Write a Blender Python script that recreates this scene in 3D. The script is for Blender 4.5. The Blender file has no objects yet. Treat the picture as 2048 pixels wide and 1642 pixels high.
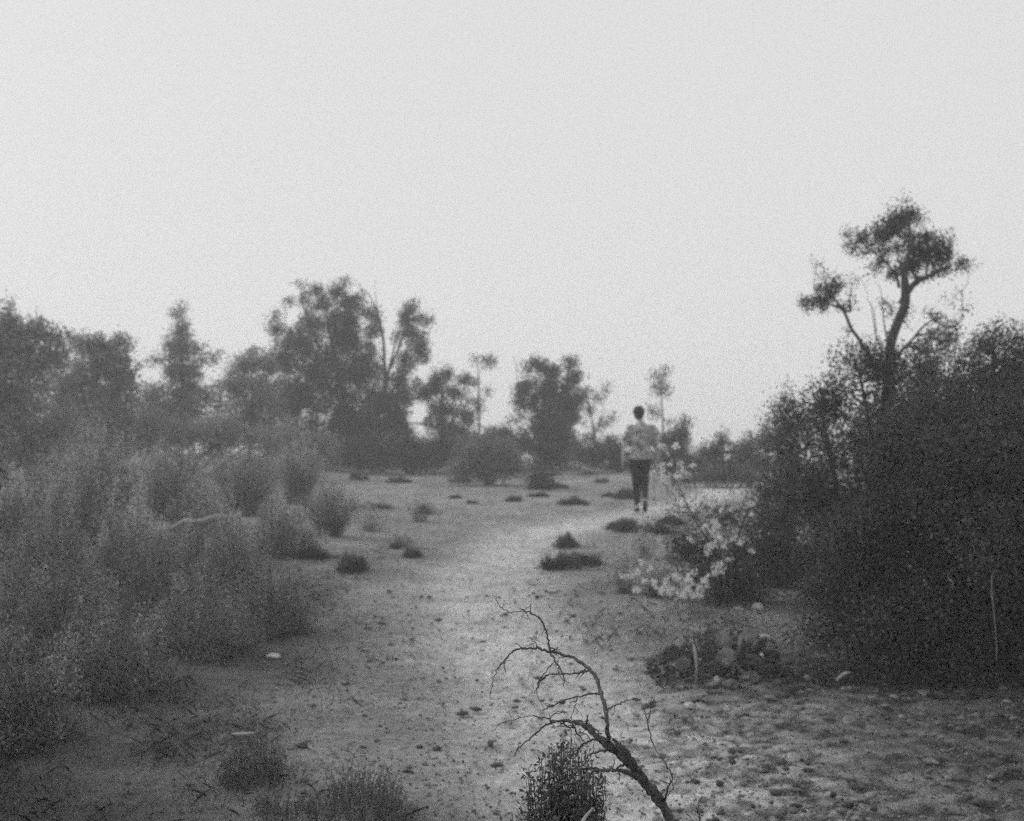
import bpy, math, random
import numpy as np
from mathutils import Vector

S = bpy.context.scene
# ------------------------------------------------------------------ camera
F = 2196.0                       # focal length in photo pixels (2048 px wide)
PITCH = math.atan(84.0 / F)
EYE = 1.6
FOCUS = 2.5
cam_d = bpy.data.cameras.new('camera')
cam = bpy.data.objects.new('camera', cam_d)
S.collection.objects.link(cam)
cam.location = (0, 0, EYE)
cam.rotation_euler = (math.pi / 2 + PITCH, 0, 0)
cam_d.sensor_width = 36.0
cam_d.lens = 36.0 * F / 2048.0
cam_d.clip_start = 0.05
cam_d.clip_end = 5000
cam_d.dof.use_dof = True
cam_d.dof.focus_distance = FOCUS
cam_d.dof.aperture_fstop = 4.3
S.camera = cam
# ------------------------------------------------------------------ light
SUN_EL = math.radians(33)
SUN_AZ = math.radians(-68)       # measured from +Y (view direction) towards +X; negative = from the left
to_sun = Vector((math.sin(SUN_AZ) * math.cos(SUN_EL), math.cos(SUN_AZ) * math.cos(SUN_EL), math.sin(SUN_EL)))
sun_d = bpy.data.lights.new('sun', 'SUN')
sun_d.energy = 1.7
sun_d.angle = math.radians(7)
sun_d.color = (1.0, 0.995, 0.99)
sun = bpy.data.objects.new('sun', sun_d)
S.collection.objects.link(sun)
sun.rotation_euler = (-to_sun).to_track_quat('-Z', 'Y').to_euler()
world = bpy.data.worlds.new('World')
S.world = world
world.use_nodes = True
nt = world.node_tree
nt.nodes.clear()
sky = nt.nodes.new('ShaderNodeTexSky')
sky.sky_type = 'NISHITA'
sky.sun_disc = False
sky.sun_elevation = SUN_EL
sky.sun_rotation = SUN_AZ
sky.air_density = 1.0
sky.dust_density = 4.0
bw = nt.nodes.new('ShaderNodeRGBToBW')
mr = nt.nodes.new('ShaderNodeMapRange')      # even white overcast: the sky keeps only a little of its gradient
mr.inputs['From Min'].default_value = 0.0
mr.inputs['From Max'].default_value = 12.0
mr.inputs['To Min'].default_value = 7.15
mr.inputs['To Max'].default_value = 8.5
bg = nt.nodes.new('ShaderNodeBackground')
bg.inputs['Strength'].default_value = 0.1
wo = nt.nodes.new('ShaderNodeOutputWorld')
nt.links.new(sky.outputs[0], bw.inputs[0])
nt.links.new(bw.outputs[0], mr.inputs['Value'])
nt.links.new(mr.outputs[0], bg.inputs['Color'])
nt.links.new(bg.outputs[0], wo.inputs['Surface'])
S.view_settings.view_transform = 'Standard'
S.view_settings.look = 'None'
S.view_settings.exposure = 0
S.view_settings.gamma = 1
# ------------------------------------------------------------------ renderer
S.render.engine = 'CYCLES'
S.cycles.use_denoising = False
S.cycles.use_adaptive_sampling = True
S.cycles.adaptive_threshold = 0.048
S.cycles.adaptive_min_samples = 8
S.cycles.max_bounces = 6
S.cycles.diffuse_bounces = 5
S.cycles.glossy_bounces = 2
S.cycles.transmission_bounces = 3
S.cycles.volume_bounces = 3
S.cycles.pixel_filter_type = 'BLACKMAN_HARRIS'
S.cycles.filter_width = 1.5

rng = np.random.default_rng(7)
random.seed(7)
COL = S.collection

# ------------------------------------------------------------------ helpers
def hash2(ix, iy, seed):
    h = (ix.astype(np.int64) * 374761393 + iy.astype(np.int64) * 668265263 + seed * 982451653) & 0xffffffff
    h = ((h ^ (h >> 13)) * 1274126177) & 0xffffffff
    return ((h ^ (h >> 16)) & 0xffff) / 65535.0

def vnoise(x, y, seed=0):
    x = np.asarray(x, float); y = np.asarray(y, float)
    ix = np.floor(x); iy = np.floor(y); fx = x - ix; fy = y - iy
    fx = fx * fx * (3 - 2 * fx); fy = fy * fy * (3 - 2 * fy)
    a = hash2(ix, iy, seed); b = hash2(ix + 1, iy, seed)
    c = hash2(ix, iy + 1, seed); d = hash2(ix + 1, iy + 1, seed)
    return (a * (1 - fx) + b * fx) * (1 - fy) + (c * (1 - fx) + d * fx) * fy * 1.0

def fbm(x, y, seed=0, o=3):
    s = 0; a = 1; t = 0
    for k in range(o):
        s = s + a * vnoise(x * 2 ** k + 17.3 * k, y * 2 ** k - 9.1 * k, seed + k); t += a; a *= .5
    return s / t - .5

def sstep(a, b, x):
    t = np.clip((x - a) / (b - a), 0, 1)
    return t * t * (3 - 2 * t)

def gz0(x, y):
    """smooth land: a gentle rise to a crest about 36 m out, then falling away"""
    x = np.asarray(x, float); y = np.asarray(y, float)
    up = 0.034 * np.clip(y, -20, 36)
    t = np.clip(y - 33, 0, None)
    z = up - 0.0016 * np.clip(t, 0, 30) ** 2 - np.where(t > 30, (t - 30) * 0.05 * np.exp(-(t - 30) / 900), 0)
    z = z + 0.35 * sstep(2.5, 10, -x) * sstep(3, 9, y) * sstep(300, 60, y)
    z = z + 0.10 * sstep(2.0, 5, x) * sstep(2, 6, y) * sstep(300, 60, y)
    return z

def rough(x, y):
    """0..1: how churned the soil is (litter under the dark thicket)"""
    return sstep(0.3, 1.6, x + 0.12 * (6 - y) + 1.2 * fbm(x * .7, y * .7, 5)) * sstep(9, 6.5, y)

def gz(x, y):
    x = np.asarray(x, float); y = np.asarray(y, float)
    z = gz0(x, y)
    near = sstep(60, 20, np.abs(y)) * sstep(60, 20, np.abs(x))
    z = z + near * (0.16 * fbm(x * .22, y * .22, 1) + 0.035 * fbm(x * 1.1, y * 1.1, 2, 3))
    n2 = sstep(16, 8, np.abs(y)) * sstep(12, 6, np.abs(x))
    r = rough(x, y)
    lump = fbm(x * 5 + .6 * y, y * 8, 3, 3)
    z = z + n2 * ((0.016 + 0.045 * r) * lump + (.008 + 0.055 * r) * np.abs(fbm(x * 9, y * 15, 11, 2)))
    return z

CP, SP = math.cos(PITCH), math.sin(PITCH)
def ray(px, py):
    u = (px - 1024) / F; v = (821 - py) / F
    return u, CP - v * SP, SP + v * CP

def at(px, py, D):
    """the world point D metres ahead seen at that spot of the photo"""
    dx, dy, dz = ray(px, py)
    return np.array([dx / dy * D, D, EYE + dz / dy * D])

def ground_at(px, py):
    dx, dy, dz = ray(px, py)
    lo = 0.5
    for k in range(4000):
        d = lo + k * 0.02
        if EYE + dz / dy * d < float(gz(dx / dy * d, d)):
            return np.array([dx / dy * d, d, float(gz(dx / dy * d, d))])
    return np.array([dx / dy * 36, 36, float(gz(dx / dy * 36, 36))])

def pxm(D):
    return D / F

def mesh_obj(name, V, faces, mat, parent=None, loc=None, tone=None, smooth=False):
    V = np.asarray(V, np.float32).reshape(-1, 3)
    me = bpy.data.meshes.new(name)
    me.vertices.add(len(V)); me.vertices.foreach_set('co', V.ravel())
    fl = [np.asarray(f, np.int32) for f in (faces if isinstance(faces, list) else [faces]) if len(f)]
    tot = sum(f.size for f in fl); nf = sum(len(f) for f in fl)
    me.loops.add(tot); me.polygons.add(nf)
    me.loops.foreach_set('vertex_index', np.concatenate([f.ravel() for f in fl]))
    ls = np.concatenate([np.full(len(f), f.shape[1], np.int32) for f in fl])
    st = np.concatenate([[0], np.cumsum(ls)[:-1]]).astype(np.int32)
    me.polygons.foreach_set('loop_start', st)
    me.polygons.foreach_set('loop_total', ls)
    if smooth:
        me.polygons.foreach_set('use_smooth', np.ones(nf, bool))
    me.update(calc_edges=True)
    if tone is not None:
        a = me.attributes.new('tone', 'FLOAT', 'POINT')
        a.data.foreach_set('value', np.asarray(tone, np.float32))
    me.materials.append(mat)
    o = bpy.data.objects.new(name, me)
    COL.objects.link(o)
    if loc is not None: o.location = tuple(float(c) for c in loc)
    if parent: o.parent = parent
    return o

def tag(o, label=None, cat=None, group=None, kind=None):
    if label: o['label'] = label
    if cat: o['category'] = cat
    if group: o['group'] = group
    if kind: o['kind'] = kind
    return o

def thing(name, label, cat, loc=(0, 0, 0), group=None):
    o = bpy.data.objects.new(name, None)
    o.empty_display_size = 0.1
    COL.objects.link(o)
    o.location = tuple(float(c) for c in loc)
    return tag(o, label, cat, group)

def tubes(P, R, sides=4, seed=None):
    """P (T,N,3), R (T,N) -> verts, quads of T open tapering tubes"""
    P = np.asarray(P, float); R = np.asarray(R, float)
    T, N, _ = P.shape
    tan = np.gradient(P, axis=1)
    tan /= np.linalg.norm(tan, axis=2, keepdims=True) + 1e-9
    ref = np.where(np.abs(tan[..., 2:3]) > .9, np.array([1., .13, 0]), np.array([0.1, 0.07, 1.]))
    a = np.cross(tan, ref); a /= np.linalg.norm(a, axis=2, keepdims=True) + 1e-9
    b = np.cross(tan, a)
    th = np.arange(sides) * 2 * math.pi / sides
    V = P[:, :, None, :] + R[:, :, None, None] * (a[:, :, None, :] * np.cos(th)[None, None, :, None] + b[:, :, None, :] * np.sin(th)[None, None, :, None])
    idx = np.arange(T * N * sides).reshape(T, N, sides)
    q = np.stack([idx[:, :-1, :], np.roll(idx, -1, 2)[:, :-1, :], np.roll(idx, -1, 2)[:, 1:, :], idx[:, 1:, :]], -1).reshape(-1, 4)
    return V.reshape(-1, 3), q

class MB:
    def __init__(s): s.V = []; s.Q = []; s.T = []; s.n = 0
    def add(s, V, Q, tone=None):
        if not len(V): return
        s.V.append(V); s.Q.append(np.asarray(Q) + s.n); s.n += len(V)
        s.T.append(np.full(len(V), .5) if tone is None else tone)
    def build(s, name, mat, parent=None, origin=(0, 0, 0), smooth=False):
        V = np.concatenate(s.V) - np.asarray(origin)
        by = {}
        for q in s.Q: by.setdefault(q.shape[1], []).append(q)
        return mesh_obj(name, V, [np.concatenate(v) for v in by.values()], mat, parent, tone=np.concatenate(s.T), smooth=smooth)

def spline(pts, step=6):
    """Catmull-Rom through rows of any width"""
    P = np.asarray(pts, float)
    if len(P) < 3:
        t = np.linspace(0, 1, step + 1)[:, None]
        return P[0] * (1 - t) + P[1] * t
    Q = np.vstack([2 * P[0] - P[1], P, 2 * P[-1] - P[-2]])
    out = []
    for i in range(1, len(Q) - 2):
        for k in range(step):
            t = k / step
            out.append(.5 * ((2 * Q[i]) + (-Q[i - 1] + Q[i + 1]) * t + (2 * Q[i - 1] - 5 * Q[i] + 4 * Q[i + 1] - Q[i + 2]) * t * t + (-Q[i - 1] + 3 * Q[i] - 3 * Q[i + 1] + Q[i + 2]) * t ** 3))
    out.append(P[-1])
    return np.array(out)

def unit(n):
    d = rng.normal(size=(n, 3))
    return d / np.linalg.norm(d, axis=1, keepdims=True)

def leaf_quads(P, L, W, up=0.0, tone=None):
    """one small diamond leaf (folded on its midrib) at each point"""
    n = len(P)
    a = unit(n); a[:, 2] += up; a /= np.linalg.norm(a, axis=1, keepdims=True)
    b = np.cross(a, unit(n)); b /= np.linalg.norm(b, axis=1, keepdims=True) + 1e-9
    L = (L * rng.uniform(.6, 1.35, n))[:, None]; W = (W * rng.uniform(.6, 1.3, n))[:, None]
    V = np.stack([P - a * L * .5, P + b * W * .5 + a * L * .05, P + a * L * .5, P - b * W * .5 + a * L * .05], 1).reshape(-1, 3)
    q = np.arange(n * 4).reshape(n, 4)
    t = np.repeat(rng.uniform(0, 1, n) if tone is None else tone, 4)
    return V, q, t

# ------------------------------------------------------------------ materials (all grey: black-and-white film)
def mat_new(name):
    m = bpy.data.materials.new(name); m.use_nodes = True
    n = m.node_tree; n.nodes.clear()
    out = n.nodes.new('ShaderNodeOutputMaterial')
    return m, n, out

def ramp(n, src, lo, hi, f0=0.0, f1=1.0):
    r = n.nodes.new('ShaderNodeMapRange')
    r.inputs['From Min'].default_value = f0; r.inputs['From Max'].default_value = f1
    r.inputs['To Min'].default_value = lo; r.inputs['To Max'].default_value = hi
    n.links.new(src, r.inputs['Value'])
    return r.outputs[0]

def leaf_mat(name, lo, hi, trans=0.25):
    m, n, out = mat_new(name)
    at_ = n.nodes.new('ShaderNodeAttribute'); at_.attribute_name = 'tone'
    c = ramp(n, at_.outputs['Fac'], lo, hi)
    d = n.nodes.new('ShaderNodeBsdfDiffuse'); t = n.nodes.new('ShaderNodeBsdfTranslucent')
    mx = n.nodes.new('ShaderNodeMixShader'); mx.inputs[0].default_value = trans
    n.links.new(c, d.inputs[0]); n.links.new(c, t.inputs[0])
    n.links.new(d.outputs[0], mx.inputs[1]); n.links.new(t.outputs[0], mx.inputs[2])
    n.links.new(mx.outputs[0], out.inputs[0])
    return m

def solid_mat(name, lo, hi, scale=30, bump=0.3, rough_=0.9, bscale=None, stretch=(1, 1, 1)):
    m, n, out = mat_new(name)
    tc = n.nodes.new('ShaderNodeTexCoord')
    mp = n.nodes.new('ShaderNodeMapping'); mp.inputs['Scale'].default_value = stretch
    n.links.new(tc.outputs['Object'], mp.inputs[0])
    nz = n.nodes.new('ShaderNodeTexNoise'); nz.inputs['Scale'].default_value = scale; nz.inputs['Detail'].default_value = 6
    n.links.new(mp.outputs[0], nz.inputs['Vector'])
    c = ramp(n, nz.outputs['Fac'], lo, hi, .3, .7)
    p = n.nodes.new('ShaderNodeBsdfPrincipled'); p.inputs['Roughness'].default_value = rough_
    p.inputs['Specular IOR Level'].default_value = 0.2
    n.links.new(c, p.inputs['Base Color'])
    b = n.nodes.new('ShaderNodeBump'); b.inputs['Strength'].default_value = bump; b.inputs['Distance'].default_value = 0.01
    nz2 = n.nodes.new('ShaderNodeTexNoise'); nz2.inputs['Scale'].default_value = bscale or scale * 2; nz2.inputs['Detail'].default_value = 5
    n.links.new(mp.outputs[0], nz2.inputs['Vector'])
    n.links.new(nz2.outputs['Fac'], b.inputs['Height']); n.links.new(b.outputs[0], p.inputs['Normal'])
    n.links.new(p.outputs[0], out.inputs[0])
    return m

M_DARK = leaf_mat('dark_leaf', 0.06, 0.17, .3)
M_THICK = leaf_mat('thicket_leaf', 0.06, 0.13, .3)
M_FAR = leaf_mat('far_leaf', 0.055, 0.15, .3)
M_GREY_HAZE = leaf_mat('grey_haze_leaf', 0.17, 0.37, .4)  # haze over outer crest trees put into leaf colour; feathery bush simply pale
M_SAGE_HAZE = leaf_mat('sage_haze_leaf', 0.13, 0.30, .35)  # sage grey, lightened a step to paint in haze over the bank
M_PALE = leaf_mat('pale_seedhead', 0.30, 0.60, .35)
M_DRY = leaf_mat('dry_grass', 0.14, 0.38, .3)
M_TUFT = leaf_mat('tuft_blade', 0.07, 0.19, .25)
M_PETAL = leaf_mat('petal', 0.62, 0.85, .3)
M_BARK = solid_mat('bark', 0.03, 0.10, 40, .6, stretch=(1, 1, .25))
M_DEAD = solid_mat('dead_wood', 0.035, 0.115, 55, .8, stretch=(1, 1, .3))
M_PALEWOOD = solid_mat('bleached_wood', 0.20, 0.44, 40, .5)
M_DULLWOOD = solid_mat('weathered_wood', 0.12, 0.30, 60, .5)
M_TWIG = solid_mat('twig', 0.08, 0.20, 60, .3)
M_ROCK = solid_mat('pale_rock', 0.32, 0.55, 25, .8)
M_ROCKD = solid_mat('dull_rock', 0.10, 0.24, 25, .8)

def soil_mat():
    m, n, out = mat_new('sandy_soil')
    tc = n.nodes.new('ShaderNodeTexCoord')
    def noise(scale, detail=5, rough_=.6):
        z = n.nodes.new('ShaderNodeTexNoise'); z.inputs['Scale'].default_value = scale
        z.inputs['Detail'].default_value = detail; z.inputs['Roughness'].default_value = rough_
        n.links.new(tc.outputs['Object'], z.inputs['Vector']); return z.outputs['Fac']
    def mth(op, a, b):
        q = n.nodes.new('ShaderNodeMath'); q.operation = op
        for i, v in enumerate((a, b)):
            if isinstance(v, (int, float)): q.inputs[i].default_value = v
            else: n.links.new(v, q.inputs[i])
        return q.outputs[0]
    tone = n.nodes.new('ShaderNodeAttribute'); tone.attribute_name = 'tone'
    base = tone.outputs['Fac']
    a = ramp(n, noise(1.3, 4), .84, 1.14, .3, .7)
    b = ramp(n, noise(22, 7, .8), .62, 1.38, .3, .7)
    c = ramp(n, noise(130, 3, .7), .60, 1.45, .3, .7)
    col = mth('MULTIPLY', mth('MULTIPLY', base, a), mth('MULTIPLY', b, c))
    p = n.nodes.new('ShaderNodeBsdfPrincipled'); p.inputs['Roughness'].default_value = .95
    p.inputs['Specular IOR Level'].default_value = 0.1
    n.links.new(col, p.inputs['Base Color'])
    h = mth('ADD', mth('MULTIPLY', noise(18, 6, .7), 1.0), mth('MULTIPLY', noise(90, 4, .7), .35))
    bp = n.nodes.new('ShaderNodeBump'); bp.inputs['Strength'].default_value = .9; bp.inputs['Distance'].default_value = .035
    n.links.new(h, bp.inputs['Height']); n.links.new(bp.outputs[0], p.inputs['Normal'])
    n.links.new(p.outputs[0], out.inputs[0])
    return m
M_SOIL = soil_mat()

# ------------------------------------------------------------------ ground and path (one grid, split along the trodden strip)
def grade(lo, a, b, hi, step, ratio):
    mid = list(np.arange(a, b, step))
    up = []; v = b; s = step
    while v < hi: up.append(v); s *= ratio; v += s
    dn = []; v = a; s = step
    while v > lo: s *= ratio; v -= s; dn.append(v)
    return np.array(dn[::-1] + mid + up + [hi])
gx = grade(-1500, -2.6, 3.0, 1500, .024, 1.04)
gy = grade(-60, 3.0, 8.2, 1600, .020, 1.028)
PATH_PX = [(1400, 1642), (1290, 1540), (1160, 1440), (1060, 1350), (990, 1255), (975, 1180), (1000, 1115), (1060, 1073), (1150, 1050), (1235, 1034), (1330, 1018), (1440, 985), (1500, 962)]
PATH = spline([ground_at(*p)[:2] for p in PATH_PX], 10)
PATH = np.vstack([[1.6, -8], [1.3, -3], [1.1, 0], [.9, 2.5], PATH])
def pathness(X, Y):
    d = np.full(X.shape, 1e9)
    for i in range(len(PATH) - 1):
        a = PATH[i]; b = PATH[i + 1]; ab = b - a
        t = np.clip(((X - a[0]) * ab[0] + (Y - a[1]) * ab[1]) / (ab @ ab + 1e-9), 0, 1)
        d = np.minimum(d, np.hypot(X - a[0] - t * ab[0], Y - a[1] - t * ab[1]))
    d = d + .45 * fbm(X * 1.3, Y * 1.3, 21) 
    return sstep(.95, .15, d)
X, Y = np.meshgrid(gx, gy)
Z = gz(X, Y)
sel = (Y < 40) & (np.abs(X) < 15)
PN = np.zeros(X.shape); PN[sel] = pathness(X[sel], Y[sel])
Z = Z - .025 * PN
_r = np.random.default_rng(77)          # footprints trodden into the sand
for k in range(150):
    i = int(_r.integers(4, len(PATH) - 2)); c = PATH[i] + _r.normal(size=2) * np.array([.42, .3])
    if not 2.5 < c[1] < 12: continue
    a = math.atan2(*(PATH[i + 1] - PATH[i])) + _r.normal() * .35
    ii = np.where(np.abs(gx - c[0]) < .3)[0]; jj = np.where(np.abs(gy - c[1]) < .3)[0]
    if not len(ii) or not len(jj): continue
    sx, sy = X[np.ix_(jj, ii)] - c[0], Y[np.ix_(jj, ii)] - c[1]
    u = (sx * math.sin(a) + sy * math.cos(a)) / .13; v = (sx * math.cos(a) - sy * math.sin(a)) / .05
    q = u * u + v * v
    Z[np.ix_(jj, ii)] += -.020 * np.exp(-q ** 1.5) + .008 * np.exp(-(np.sqrt(q) - 1.5) ** 2 * 4)
# colour of the earth: pale trodden sand, greyer soil beside it, dark leaf mould below the thicket, painted shade at left
def soil_tone(X, Y, PN):
    t = 0.250 + 0.05 * fbm(X * .6, Y * .6, 31) * 2 + .10 * fbm(X * 3, Y * 3, 36)
    t = t + 0.25 * PN
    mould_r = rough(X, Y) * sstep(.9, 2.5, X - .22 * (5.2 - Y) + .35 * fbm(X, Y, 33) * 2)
    soil_shade_l = sstep(-.5, -1.9, X + .04 * (Y - 4) + .8 * fbm(X * .8, Y * .8, 35)) * sstep(14, 9, Y)  # dark soil of the weedy left, deepened to paint in shade
    t = t * (1 - .66 * mould_r) * (1 - .60 * soil_shade_l * (1 - PN))
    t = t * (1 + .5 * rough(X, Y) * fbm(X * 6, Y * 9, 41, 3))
    # relief shading painted in: litter-dark dips deepened, crests of the churned soil lightened
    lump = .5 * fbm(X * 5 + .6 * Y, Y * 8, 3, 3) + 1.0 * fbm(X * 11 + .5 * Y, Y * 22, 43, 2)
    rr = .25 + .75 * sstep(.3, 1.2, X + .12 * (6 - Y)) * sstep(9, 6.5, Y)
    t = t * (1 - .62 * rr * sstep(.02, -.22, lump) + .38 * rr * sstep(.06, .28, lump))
    return np.clip(t, .03, .55)
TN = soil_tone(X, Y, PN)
ny, nx = X.shape
idx = np.arange(ny * nx).reshape(ny, nx)
quads = np.stack([idx[:-1, :-1], idx[:-1, 1:], idx[1:, 1:], idx[1:, :-1]], -1).reshape(-1, 4)
V = np.stack([X.ravel(), Y.ravel(), Z.ravel()], 1)
pf = PN.ravel()[quads].mean(1) > .12
def sub(V, tone, q):
    u, inv = np.unique(q, return_inverse=True)
    return V[u], tone[u], inv.reshape(q.shape)
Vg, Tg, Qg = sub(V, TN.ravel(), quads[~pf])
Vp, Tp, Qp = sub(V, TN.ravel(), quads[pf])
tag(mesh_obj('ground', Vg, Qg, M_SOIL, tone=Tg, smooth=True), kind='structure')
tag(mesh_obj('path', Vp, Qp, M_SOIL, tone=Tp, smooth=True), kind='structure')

# ------------------------------------------------------------------ plants
DENSE = 8.0
FARD = 3.0
def cluster_points(c, r, n, cs, ncl=None, shell=.55, per=70, tvar=.25):
    """n leaf points in small sprays inside the ellipsoid (c, r)"""
    ncl = ncl or max(3, n // per)
    d = unit(ncl) * (rng.uniform(0, 1, ncl) ** shell)[:, None]
    C = c + d * r
    k = rng.integers(0, ncl, n)
    off = rng.normal(size=(n, 3)) * cs
    ct = rng.uniform(-tvar, tvar, ncl)
    return C[k] + off, np.clip(rng.uniform(.1, .9, n) + ct[k], 0, 1), C

def limb(a, b, r0, r1, n=6, sag=.12, wob=.05):
    a = np.asarray(a); b = np.asarray(b)
    t = np.linspace(0, 1, n)[:, None]
    L = np.linalg.norm(b - a)
    P = a * (1 - t) + b * t
    P[:, 2] += (np.sin(t[:, 0] * math.pi) * sag * L)
    P[1:-1] += rng.normal(size=(n - 2, 3)) * wob * L
    return P, np.linspace(r0, r1, n)

def plant(name, label, cat, D, base_px, blobs, leaf, dens, mat, stems=(), stem_r=.03, depth=.8, group=None,
          trunk_name='trunk', crown_name='crown', jitter=.5, gap=None, twigs=3, cs=None, shell=.55, bark=None, lw=.5, per=70, tvar=.25):
    """tree or shrub. blobs: (px, py, rx, ry[, density]) lobes of the crown at distance D; stems: polylines (px, py, radius m)"""
    bx = at(base_px, 905, D)[0]
    base = np.array([bx, D, float(gz(bx, D)) - .03])
    root = thing(name, label, cat, base, group)
    wood = MB(); crown = MB()
    anchors = []
    for st in stems:
        w = []
        yo = rng.uniform(-.2, .2)
        for k, (px, py, r) in enumerate(st):
            p = at(px, py, D); p[1] += yo * k * .3
            w.append([*p, r])
        w = spline(w, 4)
        if D > 20: w[:, 3] *= .62
        VV, Q = tubes(w[None, :, :3], w[None, :, 3], 7); wood.add(VV, Q)
        anchors += [q for q in w]
    if not anchors:
        anchors = [np.array([*base, stem_r])]
    anchors.append(np.array([*base, stem_r]))
    A = np.array(anchors)
    tw_P, tw_R = [], []
    for bl in blobs:
        px, py, rx, ry = bl[:4]; dn = bl[4] if len(bl) > 4 else 1.0
        c = at(px, py, D)
        r3 = np.array([rx * pxm(D), max(.6 * rx, min(rx, ry)) * pxm(D) * depth, ry * pxm(D)])
        c[1] += rng.uniform(-1, 1) * jitter * r3[1]
        vol = (r3[0] * r3[1] * r3[2]) ** (2 / 3)
        n = int(DENSE * dens * dn * vol / (leaf * leaf)) + 20
        s = cs or leaf * 2.2
        if D > 20: s = .105; n = int(n * FARD)
        P, t, C = cluster_points(c, r3, n, s, shell=shell, per=per, tvar=tvar)
        gmin = gz0(P[:, 0], P[:, 1]) - .02
        P[:, 2] = np.maximum(P[:, 2], gmin + rng.uniform(0, .08, len(P)))
        crown.add(*leaf_quads(P, leaf, leaf * lw, .2, t))
        # limb from the nearest wood below the lobe
        below = A[A[:, 2] < c[2] - .1 * r3[2]]
        if not len(below): below = A[np.argmin(A[:, 2])][None]
        dd = np.linalg.norm(below[:, :3] - c, axis=1) + .4 * np.abs(below[:, 0] - c[0])
        a = below[np.argmin(dd)]
        Lr = min(a[3] * .6, stem_r * .6) + .002
        LP, LR = limb(a[:3], c, Lr, Lr * .45, 6)
        VV, Q = tubes(LP[None], LR[None], 5); wood.add(VV, Q)
        m = min(len(C), int(twigs * dn) + 1)
        for j in range(m):
            cc = C[rng.integers(len(C))]
            TP, TR = limb(LP[3 + j % 3], cc, Lr * .35, Lr * .12, 6, .08)
            tw_P.append(TP); tw_R.append(TR)
    if tw_P:
        VV, Q = tubes(np.array(tw_P), np.array(tw_R), 3); wood.add(VV, Q)
    # the wood reaches the ground
    low = A[np.argmin(A[:-1, 2])] if len(A) > 1 else A[0]
    if low[2] > base[2] + .1:
        LP, LR = limb(base, low[:3], low[3] * 1.35, low[3], 6, 0, .02)
        VV, Q = tubes(LP[None], LR[None], 8); wood.add(VV, Q)
    wood.build(trunk_name, bark or M_BARK, root, base, True)
    crown.build(crown_name, mat, root, base)
    return root

def shrub_px(name, label, cx, top, w, basey, mat, leaf=.03, dens=5, group=None, pale=0, D=None, up=.9, stems_n=60, foot_w=.3, cat='shrub', dark=False):
    """upright wispy shrub: many fine stems fanning from the base, leaves along them and pale seed heads at some tips"""
    if D is None:
        g = ground_at(cx, basey); D = g[1]
    x = (cx - 1024) / F * D
    g = np.array([x, D, float(gz(x, D))])
    # its foot stands a little behind the front edge of its skirt
    g[1] += .25 * w * pxm(D); g[2] = float(gz(g[0], g[1]))
    H = at(cx, top, g[1])[2] - g[2]
    R = w * .5 * pxm(D)
    root = thing(name, label, cat, g, group)
    n = stems_n
    th = rng.uniform(0, 2 * math.pi, n); rr = np.sqrt(rng.uniform(0, 1, n))
    tip = np.stack([np.cos(th) * rr * R, np.sin(th) * rr * R, H * (1 - (.45 if foot_w < .5 else .88) * rr ** 2) * rng.uniform(.55 if foot_w > .5 else .7, 1.05, n)], 1)
    foot = np.stack([np.cos(th) * rr * R * foot_w, np.sin(th) * rr * R * foot_w, np.full(n, -.03)], 1)
    t = np.linspace(0, 1, 6)[None, :, None]
    P = foot[:, None] * (1 - t) + tip[:, None] * t
    P[..., :2] += (tip[:, None, :2] - foot[:, None, :2]) * (np.sin(t * math.pi) * -.12)
    P[:, 1:, :] += rng.normal(size=(n, 5, 3)) * .025 * H
    Rr = np.linspace(1, .3, 6)[None] * np.full((n, 1), max(.003, .006 * H))
    VV, Q = tubes(P, Rr, 3)
    mesh_obj('stems', VV, Q, M_TWIG, root)
    area = R * R + R * H
    nl = int(dens * area / (leaf * leaf))
    k = rng.integers(0, n, nl); u = rng.uniform(.08, 1, nl) ** .75 * 4.999
    i0 = u.astype(int); f = (u - i0)[:, None]
    pts = P[k, i0] * (1 - f) + P[k, i0 + 1] * f
    pts += rng.normal(size=(nl, 3)) * np.array([.075, .075, .05]) * (R + H) * .55
    pts[:, 2] = np.maximum(pts[:, 2], rng.uniform(0, .05, nl))
    tone = np.clip(rng.uniform(.1, .9, nl) + rng.uniform(-.25, .25, n)[k], 0, 1)
    V3, q3, t3 = leaf_quads(pts, leaf * 1.3, leaf * .45, up, tone)
    mesh_obj('foliage', V3, q3, mat, root, tone=t3)
    if pale:
        hb = MB()
        ks = rng.choice(n, min(n, max(1, int(n * pale))), replace=False)
        for kk in ks:
            m = 34
            pp = P[kk, -1] + rng.normal(size=(m, 3)) * np.array([.016, .016, .05]) * (.5 + H)
            hb.add(*leaf_quads(pp, leaf * .8, leaf * .5, .6))
        hb.build('flower_parts', M_PALE, root)
    return root

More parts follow.
